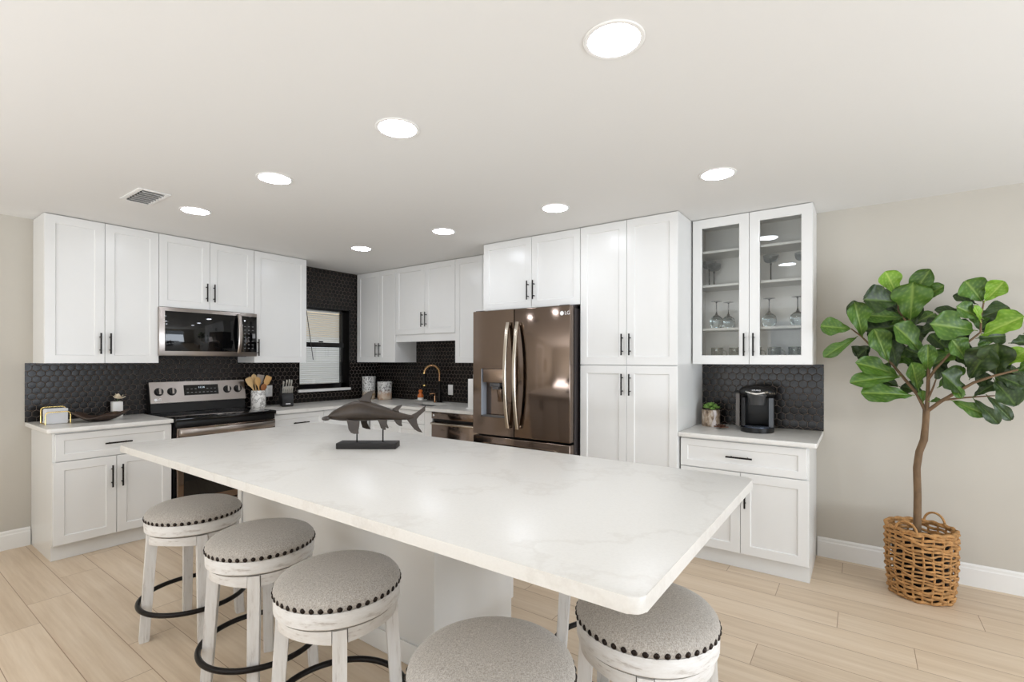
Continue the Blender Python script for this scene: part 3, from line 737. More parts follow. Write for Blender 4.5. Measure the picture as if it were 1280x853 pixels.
b = MB(); b.box(.05, .72, -.30, -.06, -.004, -.0005); b.build('vent_grille', mBLACKP, mw, smooth=0)

# --- stove
SW = .812
st = thing('stove', 'stainless and black electric range with glass cooktop and four knobs', 'stove', (0, -2.5165, 0), LR)
b = MB(); b.box(0.002, SW-.002, -.612, -.012, .02, .893); b.build('body', mBLACKP, st, smooth=0)
b = MB(); b.box(.06, SW-.06, -.56, -.06, .0005, .0195); b.build('foot_plinth', mBLACKP, st, smooth=0)
b = MB(); b.box(.0, SW, -.672, -.065, .8935, .922, .006, 3); ck = b.build('cooktop', mBLACKG, st)
mBURN = mat('burner_ring', (72, 70, 70), .2)
for x, y, r in ((.2, -.5, .105), (.6, -.5, .085), (.2, -.22, .08), (.6, -.22, .105)):
    b = MB(); b.lathe([(r-.002, .9222), (r+.0015, .9222), (r+.0015, .9226), (r-.002, .9226), (r-.002, .9222)], (x, y, 0), 48); b.build('burner_ring', mBURN, ck)
b = MB(); b.box(.008, SW-.006, -.655, -.6125, .845, .893, .003); b.build('front_rail', mBLACKP, st)
b = MB(); b.box(.012, SW-.008, -.668, -.6125, .215, .842, .006, 3); od = b.build('oven_door', mSTEEL, st)
b = MB(); b.box(.055, SW-.05, -.672, -.6685, .27, .735, .002); b.build('oven_window', mBLACKG, od)
b = MB(); hz = .805; rings = []
for x in (.02, .05, SW-.06, SW-.03):
    out = .035 if x in (.05, SW-.06) else .012
    rings.append([b.v((x, -.6685-out+dy, hz+dz)) for dy, dz in ((-.012, -.026), (-.020, -.014), (-.020, .014), (-.012, .026), (.006, .022), (.006, -.022))])
b.skin(rings)
for x in (.07, SW-.08): b.box(x-.012, x+.012, -.70, -.6685, hz-.014, hz+.014)
b.build('handle', mSTEELL, od)
b = MB(); b.box(.012, SW-.008, -.664, -.6125, .035, .205, .006, 3); b.build('storage_drawer', mSTEEL, st)
# backguard: sloped stainless face on a black riser
b = MB(); b.prism([(.012, -.115, .9225), (.012, -.012, .9225), (.012, -.012, 1.17), (.012, -.060, 1.17), (.012, -.100, 1.01)], (SW-.024, 0, 0)); bg = b.build('backguard', mBLACKP, st, smooth=0)
A = Vector((0, -.118, 1.008)); Bv = Vector((0, -.072, 1.19)); upv = (Bv-A).normalized(); nv = Vector((0, -upv.z, upv.y))
b = MB(); pf = [A, A-nv*.022, Bv-nv*.03, Bv, Bv+Vector((0, 0, 0))]
b.prism([(.008, -.118, 1.008), (.008, -.0995, 1.004), (.008, -.0595, 1.185), (.008, -.072, 1.19)], (SW-.016, 0, 0)); b.build('control_panel', mSTEELL, bg, smooth=0)
cp = bg.children[0]
def onp(x, t, d=.0): return Vector((x, 0, 0)) + A.lerp(Bv, t) + nv*d
def kn(u, v):
    p = at(u, v, x=.096); return p.y+2.5165
for u, v in ((198.6, 488.5), (215, 488), (284, 485.5), (297, 485)):
    x = kn(u, v); b = MB(); q = onp(x, .53, .0006); b.cyl(q, q+nv*.007, .036, .034, n=28); b.m = 1; b.cyl(q+nv*.0072, q+nv*.028, .029, .027, n=28)
    b.T = face_mtx(q+nv*.0282, (1, 0, 0), upv); b.m = 2; b.box(-.009, .009, -.026, .026, -.001, .010, .003); b.T = None
    b.build('knob', [mBLACKP, mBLACKP, mSTEELL], bg)
xa, xb_ = kn(230, 486), kn(273, 486)
b = MB(); b.T = face_mtx(onp((xa+xb_)/2, .56, .0006), (1, 0, 0), upv); b.box(-(xb_-xa)/2, (xb_-xa)/2, -.047, .047, 0, .002); b.T = None; dp = b.build('display', mBLACKG, bg, smooth=0)
lettering('11:14', .024, face_mtx(onp((xa+xb_)/2, .68, .0032), (1, 0, 0), upv), mDIGIT, dp, 'clock_digits', .0002)
b = MB(); b.T = face_mtx(onp((xa+xb_)/2, .56, .0030), (1, 0, 0), upv)
for i in range(8):
    for j in range(2):
        if abs(i-3.5) < 1.2 and j == 1: continue
        xx = -(xb_-xa)/2+.03+i*((xb_-xa)-.06)/7; b.box(xx-.008, xx+.008, -.025+j*.032, -.020+j*.032, 0, .0005)
b.T = None; b.build('button_marks', mMARK, dp, smooth=0)
lettering('LG', .030, face_mtx(onp(kn(198, 499), .16, .0008), (1, 0, 0), upv), mWHITE, bg)
b = MB(); b.T = face_mtx(onp(kn(193.8, 499), .16, .0004), (1, 0, 0), upv); b.cyl((0, 0, 0), (0, 0, .0008), .012, n=20); b.T = None; b.build('logo_badge', mWHITE, bg)

# --- dishwasher
dw = thing('dishwasher', 'dark stainless dishwasher between the sink cabinet and the refrigerator', 'dishwasher', (1.5895, 0, 0)); DWW = .60
b = MB(); b.box(.002, DWW, -.575, -.02, .02, CT2-.032); b.build('body', mBLACKP, dw, smooth=0)
b = MB(); b.box(.02, DWW-.02, -.54, -.06, .0005, .0195); b.build('foot_plinth', mBLACKP, dw, smooth=0)
b = MB(); b.box(.004, DWW-.002, -.628, -.5755, .10, .775, .004); dd = b.build('door', mSTEEL, dw)
b = MB(); b.box(.004, DWW-.002, -.628, -.5755, .808, CT2-.034, .004); b.build('control_panel', mSTEEL, dd)
b = MB(); b.box(.010, DWW-.008, -.590, -.5755, .7755, .8075); b.build('handle_pocket', mBLACKP, dd, smooth=0)
b = MB(); b.box(.006, DWW-.004, -.650, -.6285, .752, .772, .006, 3); b.build('handle_lip', mHANDLE, dd)
b = MB(); b.cyl((.035, -.6282, .842), (.035, -.6290, .842), .010, n=20); b.build('logo_badge', mWHITE, dd)
b = MB(); b.box(.002, DWW, -.56, -.5755+.02, .025, .095); b.build('kick_plate', mBLACKP, dw, smooth=0)
b = MB(); b.box(2.1905, 2.258, -.60, -.02, .0005, CT2-.032); o = b.build('filler_panel', mCAB, None, smooth=0)
tag(place_at(o, (2.22, -.3, 0)), 'narrow white filler panel between the dishwasher and the refrigerator', 'cabinet panel')

# ================================================================== CEILING FIXTURES
def light_proto(i):
    x, y = LP[i][:2]; r = thing('recessed_light', LP[i][2], 'ceiling light', (x, y, CEIL), 0, 'recessed ceiling lights')
    b = MB(); b.lathe([(.0845, -.0005), (.100, -.0005), (.100, -.002), (.097, -.0045), (.089, -.005), (.0845, -.004), (.0845, -.0005)], (0, 0, 0), 48); b.build('trim_ring', mTRIM, r)
    b = MB(); b.lathe([(0, -.0015), (.084, -.0015), (.084, -.0035), (.05, -.0045), (0, -.0048)], (0, 0, 0), 48); b.build('lens', mLENS, r)
    return r
LP = [(4.404, -2.605, 'round recessed ceiling light nearest the camera, largest of the front row'),
      (3.353, -2.605, 'second recessed ceiling light of the front row, over the middle of the island'),
      (2.300, -2.605, 'third recessed ceiling light of the front row, over the far end of the island'),
      (1.242, -2.605, 'recessed ceiling light beside the air vent'),
      (1.228, -1.19, 'recessed ceiling light nearest the kitchen window corner'),
      (2.290, -1.19, 'recessed ceiling light in front of the sink wall cabinets'),
      (3.345, -1.19, 'recessed ceiling light in front of the pantry and refrigerator'),
      (4.405, -1.19, 'recessed ceiling light in front of the glass-door cabinet')]
L0 = light_proto(0)
for x, y, lab in LP[1:]:
    c = copy_tree(L0); c.location = (x, y, CEIL); c['label'] = lab
va, vb, vc_, vd = 1.145, 1.485, -3.012, -2.838
av = thing('air_vent', 'white louvred air vent in the ceiling at left', 'air vent', ((va+vb)/2, (vc_+vd)/2, CEIL), world=True)
b = MB(); f = .028
b.box(va, vb, vc_, vc_+f, CEIL-.007, CEIL-.0005, .002); b.box(va, vb, vd-f, vd, CEIL-.007, CEIL-.0005, .002); b.box(va, va+f, vc_+f, vd-f, CEIL-.007, CEIL-.0005, .002); b.box(vb-f, vb, vc_+f, vd-f, CEIL-.007, CEIL-.0005, .002)
b.build('frame', mTRIM, av)
b = MB(); b.box(va+f, vb-f, vc_+f, vd-f, CEIL-.0015, CEIL-.0005); b.build('duct_shade', mat('duct_shade_brown', (60, 50, 42), .8), av, smooth=0)  # flat dark sheet, its colour stands in for shade inside the vent
for i in range(7):
    x = va+f+.010+i*(vb-va-2*f-.02)/6
    b = MB(); b.T = Matrix.Translation((x, (vc_+vd)/2, CEIL-.010)) @ Matrix.Rotation(R(38), 4, 'Y'); b.box(-.012, .012, -(vd-vc_)/2+f, (vd-vc_)/2-f, -.0008, .0008); b.T = None; b.build('louvre', mTRIM, av, smooth=0)

# ================================================================== STOOLS
def make_stool():
    r = thing('bar_stool', '', 'stool', (0, 0, 0), 0, 'round upholstered stools at the island')
    # turned seat ring and swivel plate
    b = MB(); b.lathe([(.10, .533), (.206, .533), (.212, .538), (.213, .578), (.210, .586), (.10, .586), (.10, .533)], n=64); b.build('seat_ring', mWASHR, r)
    b = MB(); b.lathe([(0, .525), (.15, .525), (.15, .5325), (0, .5325)], n=40); b.build('swivel_plate', mBLACKM, r)
    b = MB(); prof = [(.0, .5865), (.208, .5865), (.2125, .592), (.2135, .602), (.210, .615), (.198, .629), (.175, .641), (.14, .650), (.095, .656), (.045, .659), (0, .660)]
    b.lathe(prof, n=64); cu = b.build('cushion', mFABRIC, r, smooth=80)
    nail = None; n = 46
    for i in range(n):
        a = 2*PI*(i+.5)/n
        if nail is None:
            b = MB(); b.T = Matrix.Translation((.2122, 0, .596)) @ Matrix.Rotation(R(90), 4, 'Y')
            b.lathe([(0, .0055), (.0045, .0048), (.0080, .0025), (.0092, 0), (0, 0)], n=10); b.T = None
            nail = b.build('nailhead', mat('bronze_nail', (40, 32, 28), .3, .8), cu, smooth=60); nail.rotation_euler = (0, 0, a)
        else:
            c = nail.copy(); COL.objects.link(c); c.parent = cu; c.rotation_euler = (0, 0, a)
    # curved aprons between the legs
    for k in range(4):
        b = MB(); rings = []
        for i in range(13):
            a = R(90*k+7.25+i*(75.5/12)); 
            zb = .478 + .010*math.sin(PI*i/12)
            rings.append([b.v((q*cos(a), q*sin(a), z)) for q, z in ((.176, zb), (.196, zb), (.198, zb+.004), (.198, .5245), (.176, .5245))])
        b.skin(rings); b.build('apron', mWASHR, r)
    for k in range(4):
        m = Matrix.Rotation(R(90*k), 4, 'Z'); b = MB(); b.T = m; rings = []
        for z, c_, hw in ((0.0, .212, .0195), (.012, .211, .0205), (.48, .1815, .0225), (.5245, .180, .0225)):
            rings.append([b.v((c_+dx, dy, z)) for dx, dy in ((-hw, -hw), (hw, -hw), (hw, hw), (-hw, hw))])
        b.skin(rings)
        bmesh.ops.bevel(b.bm, geom=[e for e in b.bm.edges if abs((e.verts[0].co-e.verts[1].co).normalized().z) > .9], offset=.003, segments=2, affect='EDGES')
        lg = b.build('leg', mWASH, r)
        b = MB(); b.T = m; b.cyl((.178, 0, .205), (.1815, 0, .205), .006, n=12); b.T = None; b.build('bolt_cap', mBLACKM, lg)
    b = MB(); b.tube([(.236*cos(2*PI*i/72), .236*sin(2*PI*i/72), .175) for i in range(72)], .0115, 12, closed=True); b.build('foot_ring', mBLACKM, r, smooth=60)
    return r
ST = [(2.243, -2.998, 78, 'round grey stool farthest left, beside the stove end of the island'),
      (2.940, -3.006, 54.5, 'round grey stool second from the left along the front of the island'),
      (3.552, -3.046, 56, 'round grey stool third from the left along the front of the island'),
      (4.300, -3.120, 40, 'round grey stool at the bottom edge of the photo, only its seat top in view'),
      (4.524, -2.630, 20, 'round grey stool under the near right corner of the island'),
      (4.215, -2.215, 18, 'stool tucked under the far right of the island, only a leg showing')]
S0 = make_stool()
for i, (x, y, a, lab) in enumerate(ST):
    s = S0 if i == 0 else copy_tree(S0)
    s.location = (x, y, .0005); s.rotation_euler = (0, 0, R(a)); s['label'] = lab

# ================================================================== THINGS ON THE LEFT COUNTER
zc_ = CT+.0005
# gold wire napkin holder with napkins
nx = .24; ya = at(54.5, 520, x=nx+.06).y; yb = at(88, 520, x=nx+.06).y; yc = (ya+yb)/2; hw = .068
nh = thing('napkin_holder', 'gold wire napkin holder at the left end of the counter', 'napkin holder', (nx, yc, zc_), world=True)
for dx, h in ((.085, .088), (-.045, .118)):
    b = MB(); r = .02; pts = [(nx+dx, yc-hw, zc_+.004), (nx+dx, yc-hw, zc_+h-r)]
    pts += [(nx+dx, yc-hw+r-r*cos(a), zc_+h-r+r*sin(a)) for a in (R(30), R(60), R(90))]
    pts += [(nx+dx, yc+hw-r+r*sin(a), zc_+h-r+r*cos(a)) for a in (0, R(30), R(60), R(90))] + [(nx+dx, yc+hw, zc_+.004)]
    b.tube(pts, .0038, 10); b.build('wire_hoop', mGOLD, nh)
for s in (-1, 1):
    b = MB(); b.tube([(nx-.045, yc+s*hw, zc_+.0042), (nx+.085, yc+s*hw, zc_+.0042)], .0038, 8); b.build('foot_wire', mGOLD, nh)
b = MB()
for i in range(9):
    x = nx-.034+i*.011; b.box(x, x+.0105, yc-hw+.008+.001*(i % 2), yc+hw-.008, zc_+.0005, zc_+.104+.003*(i % 3), .003, 1)
o = b.build('napkin_stack', mat('napkin_grey_white', (214, 214, 216), .95), None); o['kind'] = 'stuff'
tag(place_at(o, (nx, yc, zc_)), 'stack of pale paper napkins standing between the gold hoops', 'napkins')
# dark carved wooden bowl
bx = .33; p = at(125, 523, x=bx); bo = Vector((bx, p.y, zc_))
b = MB(); n = 56; prof = [(0, .0), (.30, .0), (.55, .012), (.80, .032), (1.0, .055), (.985, .060), (.78, .040), (.5, .020), (0, .012)]
rings = []
for r_, z in prof:
    if r_ == 0: rings.append([b.v(bo+Vector((0, 0, z)))]); continue
    ring = []
    for i in range(n):
        a = 2*PI*i/n; w = 1+.10*sin(3*a+.6)*r_+.05*sin(7*a)*r_
        zz = z*(1+.35*sin(2*a+1.2)*r_*r_+.16*sin(5*a)*r_)
        ring.append(b.v(bo+Vector((.115*r_*w*sin(a), .168*r_*w*cos(a), zz))))
    rings.append(ring)
for A, Bq in zip(rings, rings[1:]):
    for i in range(n):
        j = (i+1) % n
        if len(A) == 1: b.f([A[0], Bq[j], Bq[i]])
        elif len(Bq) == 1: b.f([A[i], A[j], Bq[0]])
        else: b.f([A[i], A[j], Bq[j], Bq[i]])
o = b.build('wooden_bowl', mDKWOOD, None, smooth=60); tag(place_at(o, bo), 'dark carved wooden bowl with a wavy rim on the left counter', 'bowl')
# white vase with a cream flower
vx = .10; vy = at(146, 505, x=vx).y
v = thing('flower_vase', 'small square white vase with a cream flower behind the dark wooden bowl', 'vase', (vx, vy, zc_), world=True)
b = MB(); b.box(vx-.03, vx+.03, vy-.034, vy+.034, zc_, zc_+.125, .004); b.build('body', mWHITEP, v)
b = MB(); fc = Vector((vx+.005, vy+.012, zc_+.150)); random.seed(4)
for i in range(15):
    a = random.uniform(0, 2*PI); el = random.uniform(.0, 1.3); d = Vector((cos(a)*cos(el), sin(a)*cos(el)*1.1, sin(el)*.8))
    s_ = Vector((0, 0, 1)).cross(d).normalized(); u_ = d.cross(s_)
    L = random.uniform(.035, .055); pts = []
    for t in range(5):
        tt = t/4; w_ = .016*math.sin(PI*min(1, tt*.8+.15)); c = fc+d*(L*tt)+u_*(.012*tt*tt)
        pts.append([c-s_*w_, c+u_*(-.004), c+s_*w_])
    b.grid(pts)
b.build('flower', mat('cream_petal', (236, 218, 190), .7), v, smooth=60, solid=.0012, fix=False)
b = MB(); b.tube([(vx, vy, zc_+.1255), (vx+.003, vy+.006, zc_+.14), fc+ZZ*.004], .003, 8); b.build('stem', mLEAFM, v)

# ================================================================== UTENSILS AND KNIVES
cx = .15; cy_ = at(323, 500, x=cx).y; c0 = Vector((cx, cy_, CT2+.0005))
o = MB().lathe([(0, 0), (.064, 0), (.067, .003), (.067, .168), (.065, .170), (.060, .168), (.060, .012), (0, .012)], c0, 40).build('utensil_crock', mMARBLE, None, smooth=50)
tag(place_at(o, c0), 'white marbled crock right of the stove holding wooden utensils', 'crock')
def utensil(label, bu, tip, kind, m, cat='spoon'):
    a = c0+Vector(bu); e = c0+Vector(tip); d = (e-a).normalized(); L = (e-a).length
    sd = d.cross(Vector((1, 0, .15))).normalized(); nr = sd.cross(d).normalized()
    b = MB(); rings = []
    spec = {'spoon': [(0, .006, .006), (.6, .007, .006), (.68, .010, .006), (.76, .024, .006), (.86, .031, .005), (.95, .024, .004), (1, .006, .003)],
            'flat': [(0, .006, .006), (.58, .007, .006), (.68, .014, .005), (.78, .030, .004), (.94, .033, .0035), (1, .028, .003)],
            'turner': [(0, .006, .006), (.6, .007, .006), (.70, .022, .004), (.74, .034, .003), (1, .036, .002)]}[kind]
    for t, w_, h_ in spec:
        c = a+d*(L*t)+nr*(.010*max(0, t-.6)/.4 if kind == 'spoon' else 0)
        rings.append([b.v(c+sd*(w_*cos(q))+nr*(h_*sin(q))) for q in [2*PI*i/14 for i in range(14)]])
    b.skin(rings); o = b.build({'spoon': 'wooden_spoon', 'flat': 'wooden_spatula', 'turner': 'spatula'}[kind], m, None, smooth=60)
    tag(place_at(o, a), label, cat, 'utensils in the marble crock')
utensil('wooden spatula leaning to the left in the marbled crock', (.0, .025, .02), (.0, -.105, .30), 'flat', mSPOON2, 'spatula')
utensil('tallest pale wooden spoon in the marbled crock', (-.02, .015, .02), (-.02, -.045, .335), 'spoon', mSPOON2)
utensil('golden wooden spoon leaning forward in the marbled crock', (.02, .02, .02), (.03, -.030, .305), 'spoon', mSPOON)
utensil('grey spatula standing at the back of the marbled crock', (-.03, -.01, .02), (-.03, .040, .325), 'turner', mat('grey_silicone', (168, 156, 146), .5), 'spatula')
utensil('wooden spatula leaning to the right in the marbled crock', (.01, -.025, .02), (.01, .105, .31), 'flat', mSPOON, 'spatula')
utensil('short dark wooden spoon at the front of the marbled crock', (.03, -.01, .02), (.045, .035, .235), 'spoon', mat('spoon_dark', (150, 92, 46), .5))
# knife block: sloped black block, front face towards the camera
kx = .24; ky = at(358, 504, x=kx).y; k0 = Vector((kx, ky, CT2+.0005)); KA = R(-20)
kr = thing('knife_block', 'black sloped knife block with small white badge right of the utensil crock', 'knife block', k0, KA)
prof = [(.075, 0), (.105, .012), (.055, .135), (-.045, .215), (-.115, .075), (-.075, 0)]
b = MB(); b.prism([(x, -.052, z) for x, z in prof], (0, .104, 0)); bmesh.ops.bevel(b.bm, geom=list(b.bm.edges), offset=.003, segments=2, affect='EDGES'); b.build('body', mBLACKP, kr)
b = MB(); b.T = face_mtx((.0998, 0, .030), (0, 1, 0), Vector((-.05, 0, .123))); b.box(-.022, .022, -.0045, .0045, -.001, .0012); b.T = None; b.build('badge', mWHITE, kr, smooth=0)
mKN = mat('brushed_knife_steel', (222, 218, 210), .45, .7)
def knife(lx, ly, base_z, L, r, label, m, cat='knife'):
    d = Vector((.55, 0, .835)).normalized(); a = Vector((lx, ly, base_z)); b = MB(); rings = []
    for t, w_ in ((0, r*.85), (.12, r), (.6, r*.92), (.9, r*1.15), (1, r*.8)):
        c = a+d*(L*t); s_ = Vector((0, 1, 0)); n_ = d.cross(s_)
        rings.append([b.v(c+s_*(w_*.62*cos(q))+n_*(w_*sin(q))) for q in [2*PI*i/10 for i in range(10)]])
    b.skin(rings); mt = Matrix.Translation(k0) @ Matrix.Rotation(KA, 4, 'Z'); b.bm.transform(mt)
    o = b.build('knife', m, None, smooth=60); tag(place_at(o, mt @ a), label, cat, 'knives in the block')
for i in range(8):
    knife(.054-.002, -.044+i*.01257, .140, .078, .0085, 'short steel steak knife handle in the front row of the knife block', mKN)
big = [(-.036, .10, 'first large knife handle from the left in the knife block'), (-.008, .115, 'second large knife handle from the left in the knife block'),
       (.016, .12, 'third large knife handle from the left in the knife block'), (.038, .115, 'rightmost large knife handle in the knife block')]
for y, L, lab in big: knife(.012, y, .173, L, .012, lab, mKN)

# ================================================================== OUTLETS
def outlet(loc, rot, label, gang=1, rocker=False):
    r = thing('wall_outlet', label, 'wall plate', loc, rot); w = .036*gang+.0
    b = MB(); b.box(-w, w, -.014, -.0085, -.058, .058, .002); b.build('plate', mWHITEP, r)
    for g in range(gang):
        x = (g-(gang-1)/2)*.046
        if rocker:
            b = MB(); b.box(x-.016, x+.016, -.0165, -.0143, -.033, .033, .001); b.build('rocker', mWHITEP, r)
        else:
            for z in (-.02, .02):
                b = MB(); b.box(x-.015, x+.015, -.0155, -.0143, z-.013, z+.013, .001); b.m = 1
                for q in (-.006, .006): b.box(x+q-.001, x+q+.001, -.0158, -.0154, z-.004, z+.006)
                b.build('socket', [mWHITEP, mBLACKP], r)
    return r
p = at(335.5, 489, x=.0); outlet((0, p.y, p.z), LR, 'white outlet on the black tile behind the utensil crock')
p = at(564, 487.5, y=0); outlet((p.x, 0, p.z), 0, 'white switch plate on the black tile right of the faucet', 1, True)

# ================================================================== CANISTERS
for u, yy, r_, h_, m, lab in ((461, -.27, .080, .275, mCAN1, 'taller patterned canister in the corner left of the sink'), (480.8, -.20, .086, .215, mCAN2, 'shorter patterned canister in the corner left of the sink')):
    q = at(u, 495, y=yy); c = Vector((q.x, yy, CT2+.0005))
    b = MB(); rings = []
    for t, k in ((0, .90), (.02, .96), (.15, .98), (.5, .97), (.8, 1.0), (.97, 1.03), (1, 1.02), (1, .93), (.6, .90), (.05, .88)):
        rings.append([b.v(c+Vector((r_*k*(1+.03*sin(4*a))*cos(a), r_*k*(1+.03*sin(4*a))*sin(a), h_*t))) for a in [2*PI*i/36 for i in range(36)]])
    b.skin(rings); o = b.build('canister', m, None, smooth=50); tag(place_at(o, c), lab, 'canister')

# ================================================================== COFFEE CORNER
zq = CTR+.0005; kq = at(945, 538, y=-.26); K0 = Vector((kq.x+.005, -.24, zq))
km = thing('coffee_maker', 'black single-serve coffee maker with silver lid handle on the coffee counter', 'coffee maker', K0, R(6))
b = MB(); pl = [(.105*cos(a), -.05+.115*sin(a)) for a in [PI+PI*i/18 for i in range(19)]]
poly = [(-.105, .13)] + [(x, y) for x, y in pl] + [(.105, .13)]
b.prism([(x, y, 0) for x, y in poly], (0, 0, .032)); b.build('base', mBLACKP, km)
b = MB(); pl2 = [(x*.80, y*.92-.004, .0325) for x, y in pl]; b.prism(pl2, (0, 0, .008)); b.build('drip_tray', mat('drip_grey', (66, 74, 88), .18, .3), km)
b = MB(); b.box(-.10, .10, .01, .13, .0325, .245, .012, 3); b.build('rear_body', mBLACKP, km)
for s in (-1, 1):
    b = MB(); b.prism([(s*.075, -.055, .0325), (s*.103, -.035, .0325), (s*.108, .02, .0325), (s*.075, .02, .0325)], (0, 0, .205)); b.build('side_pillar', mat('charcoal_plastic', (36, 35, 36), .4), km)
b = MB(); rings = []
for z, w_, d0 in ((.2455, .108, -.075), (.265, .118, -.095), (.285, .118, -.10), (.305, .104, -.088), (.318, .07, -.06), (.322, .03, -.02)):
    rings.append([b.v((w_*math.copysign(abs(cos(a))**.7, cos(a)), (d0+.13)/2+((.13-d0)/2)*math.copysign(abs(sin(a))**.7, sin(a)), z)) for a in [2*PI*i/40 for i in range(40)]])
b.skin(rings); hd = b.build('lid', mBLACKP, km, smooth=50)
b = MB(); b.lathe([(0, .19), (.048, .19), (.058, .245), (.064, .255), (.064, .268), (.05, .285), (0, .29)], (0, -.066, 0), 32); b.build('brew_head', mat('graphite_plastic', (60, 60, 60), .38), km, smooth=50)
b = MB(); b.tube([(.072*cos(a), -.066+.072*sin(a), .268+.014*abs(cos(a))) for a in [PI*1.0+PI*i/16 for i in range(17)]], .0075, 10); b.build('lid_handle', mCHROME, km)
lettering('KEURIG', .016, face_mtx(Vector((0, -.130, .2935)), (1, 0, 0), (0, .75, .6)), mWHITE, hd)
b = MB(); b.prism([(-.112, -.045, .03), (-.138, -.03, .03), (-.142, .10, .03), (-.112, .11, .03)], (0, 0, .235)); tk = b.build('water_tank', mat('smoky_tank', (104, 98, 94), .12), km)
b = MB(); b.box(-.146, -.108, -.05, .115, .2655, .280, .004); b.build('tank_lid', mBLACKP, km)
b = MB()
for i in range(3): b.cyl((.082+.012*i, -.078+.012*i, .272), (.083+.012*i, -.083+.012*i, .272), .004, n=10)
b.build('buttons', mCHROME, km)
# birch pot with succulents
pp = at(888.5, 530, y=-.17); P0 = Vector((pp.x, -.17, zq))
pt = thing('succulent_planter', 'birch-bark planter of green succulents left of the coffee maker', 'plant', P0, world=True)
MB().lathe([(0, 0), (.062, 0), (.064, .004), (.066, .06), (.065, .122), (.058, .124), (.056, .105), (0, .104)], P0, 36).build('pot', mBIRCH, pt, smooth=50)
b = MB(); b.prism([P0+Vector((.030+.010*sin(t*5), -.0605-.004, .124*(1-t))) for t in [0, .25, .5, .75, 1]] + [P0+Vector((.047+.004*sin(t*9), -.0495-.004, .124*(1-t))) for t in [1, .75, .5, .25, 0]], (.002, .012, 0))
b.build('peeled_bark', mat('white_bark', (214, 204, 200), .6), pt, smooth=0)
b = MB(); random.seed(11)
for k in range(11):
    a = k*2.4; rr = .006+.046*math.sqrt(k/11); c = P0+Vector((rr*cos(a), rr*sin(a), .112+.05*(1-(rr/.06)**2)))
    for i in range(11):
        q = i*2.4; el = .25+1.0*(i/11); d = Vector((cos(q)*cos(el), sin(q)*cos(el), sin(el))); s_ = d.cross(ZZ).normalized(); u_ = s_.cross(d)
        L = .034-.016*(i/11); w_ = .0095
        vs = [b.v(c), b.v(c+d*L*.6-s_*w_), b.v(c+d*L+u_*.004), b.v(c+d*L*.6+s_*w_), b.v(c+d*L*.55-u_*.005)]
        b.f([vs[0], vs[1], vs[4]]); b.f([vs[0], vs[4], vs[3]]); b.f([vs[4], vs[1], vs[2]]); b.f([vs[4], vs[2], vs[3]]); b.f([vs[0], vs[3], vs[1]]); b.f([vs[1], vs[3], vs[2]])
b.build('succulents', mSUCC, pt, smooth=40)
# seed pod
sp_ = at(901, 536, y=-.30); S1 = Vector((sp_.x, -.30, zq))
b = MB(); random.seed(3)
for k in range(3):
    for i in range(7):
        a = 2*PI*i/7+k*.45+(0 if k else .2); el = .22+.42*k; d = Vector((cos(a)*cos(el), sin(a)*cos(el)*.8, sin(el))); s_ = d.cross(ZZ).normalized(); u_ = s_.cross(d); L = .052-.012*k
        pts = []
        for t in range(5):
            tt = t/4; w_ = .014*math.sin(PI*(.12+.80*tt)); c = S1+ZZ*.008+d*(L*tt)+u_*(-.006*tt*tt)
            pts.append([c-s_*w_, c+u_*.004, c+s_*w_])
        b.grid(pts)
o = b.build('seed_pod', mat('pod_brown', (84, 50, 30), .5, var=.5, vscale=40), None, smooth=60, solid=.003, fix=False); tag(place_at(o, S1), 'small brown dried seed pod in front of the succulent planter', 'seed pod')

# ------------------------------------------------------------------ glassware in the glass cabinet
def coupe(): 
    r = thing('coupe_glass', '', 'glass', (0, 0, 0))
    MB().lathe([(0, 0), (.036, 0), (.037, .0015), (.012, .004), (.0045, .012), (.0038, .11), (.008, .128), (.0, .130)], n=28).build('stem', mSTEM, r, smooth=60)
    MB().lathe([(0, .1305), (.03, .134), (.044, .146), (.049, .165), (.050, .185), (.0488, .185), (.0475, .165), (.043, .148), (.029, .137), (0, .1335)], n=32).build('bowl', mSMOKE, r, smooth=60); return r
def wine():
    r = thing('wine_glass', '', 'glass', (0, 0, 0))
    MB().lathe([(.0335, 0), (.036, 0), (.046, .03), (.0475, .05), (.042, .075), (.022, .094), (.0045, .104), (0, .104), (0, .1015), (.02, .0915), (.0405, .073), (.0460, .05), (.0445, .03), (.0335, 0)], n=32).build('bowl', mCLEARG, r, smooth=60)
    MB().lathe([(0, .1045), (.013, .1043), (.0055, .112), (.004, .125), (.0036, .19), (.010, .197), (.038, .2), (.0385, .2015), (0, .2018)], n=28).build('stem', mSTEM, r, smooth=60); return r
def mug():
    r = thing('glass_mug', '', 'mug', (0, 0, 0))
    MB().lathe([(0, 0), (.040, 0), (.042, .003), (.0425, .105), (.0405, .105), (.040, .008), (0, .008)], n=36).build('cup', mMUG, r, smooth=50)
    b = MB(); b.tube([(.0428+.0+.024*sin(a), 0, .054+.030*cos(a)) for a in [PI*i/12 for i in range(13)]], .0045, 10); b.build('handle', mMUG, r, smooth=60); return r
def setout(proto, items, z, rot=0, group=None):
    for i, (u, y, lab) in enumerate(items):
        o = proto if i == 0 else copy_tree(proto)
        q = at(u, 400, y=y); o.location = (q.x, y, z+.0008); o.rotation_euler = (0, 0, rot); o['label'] = lab; o['group'] = group
setout(coupe(), [(886.5, -.20, 'smoked coupe glass behind the left glass door'), (963.5, -.20, 'smoked coupe glass in the middle of the right glass door'),
                 (1003.5, -.17, 'smoked coupe glass half hidden at the right edge of the glass cabinet'), (892.5, -.085, 'smoked coupe glass standing behind the left coupe')], SHZ[1], 0, 'coupe glasses on the upper shelf')
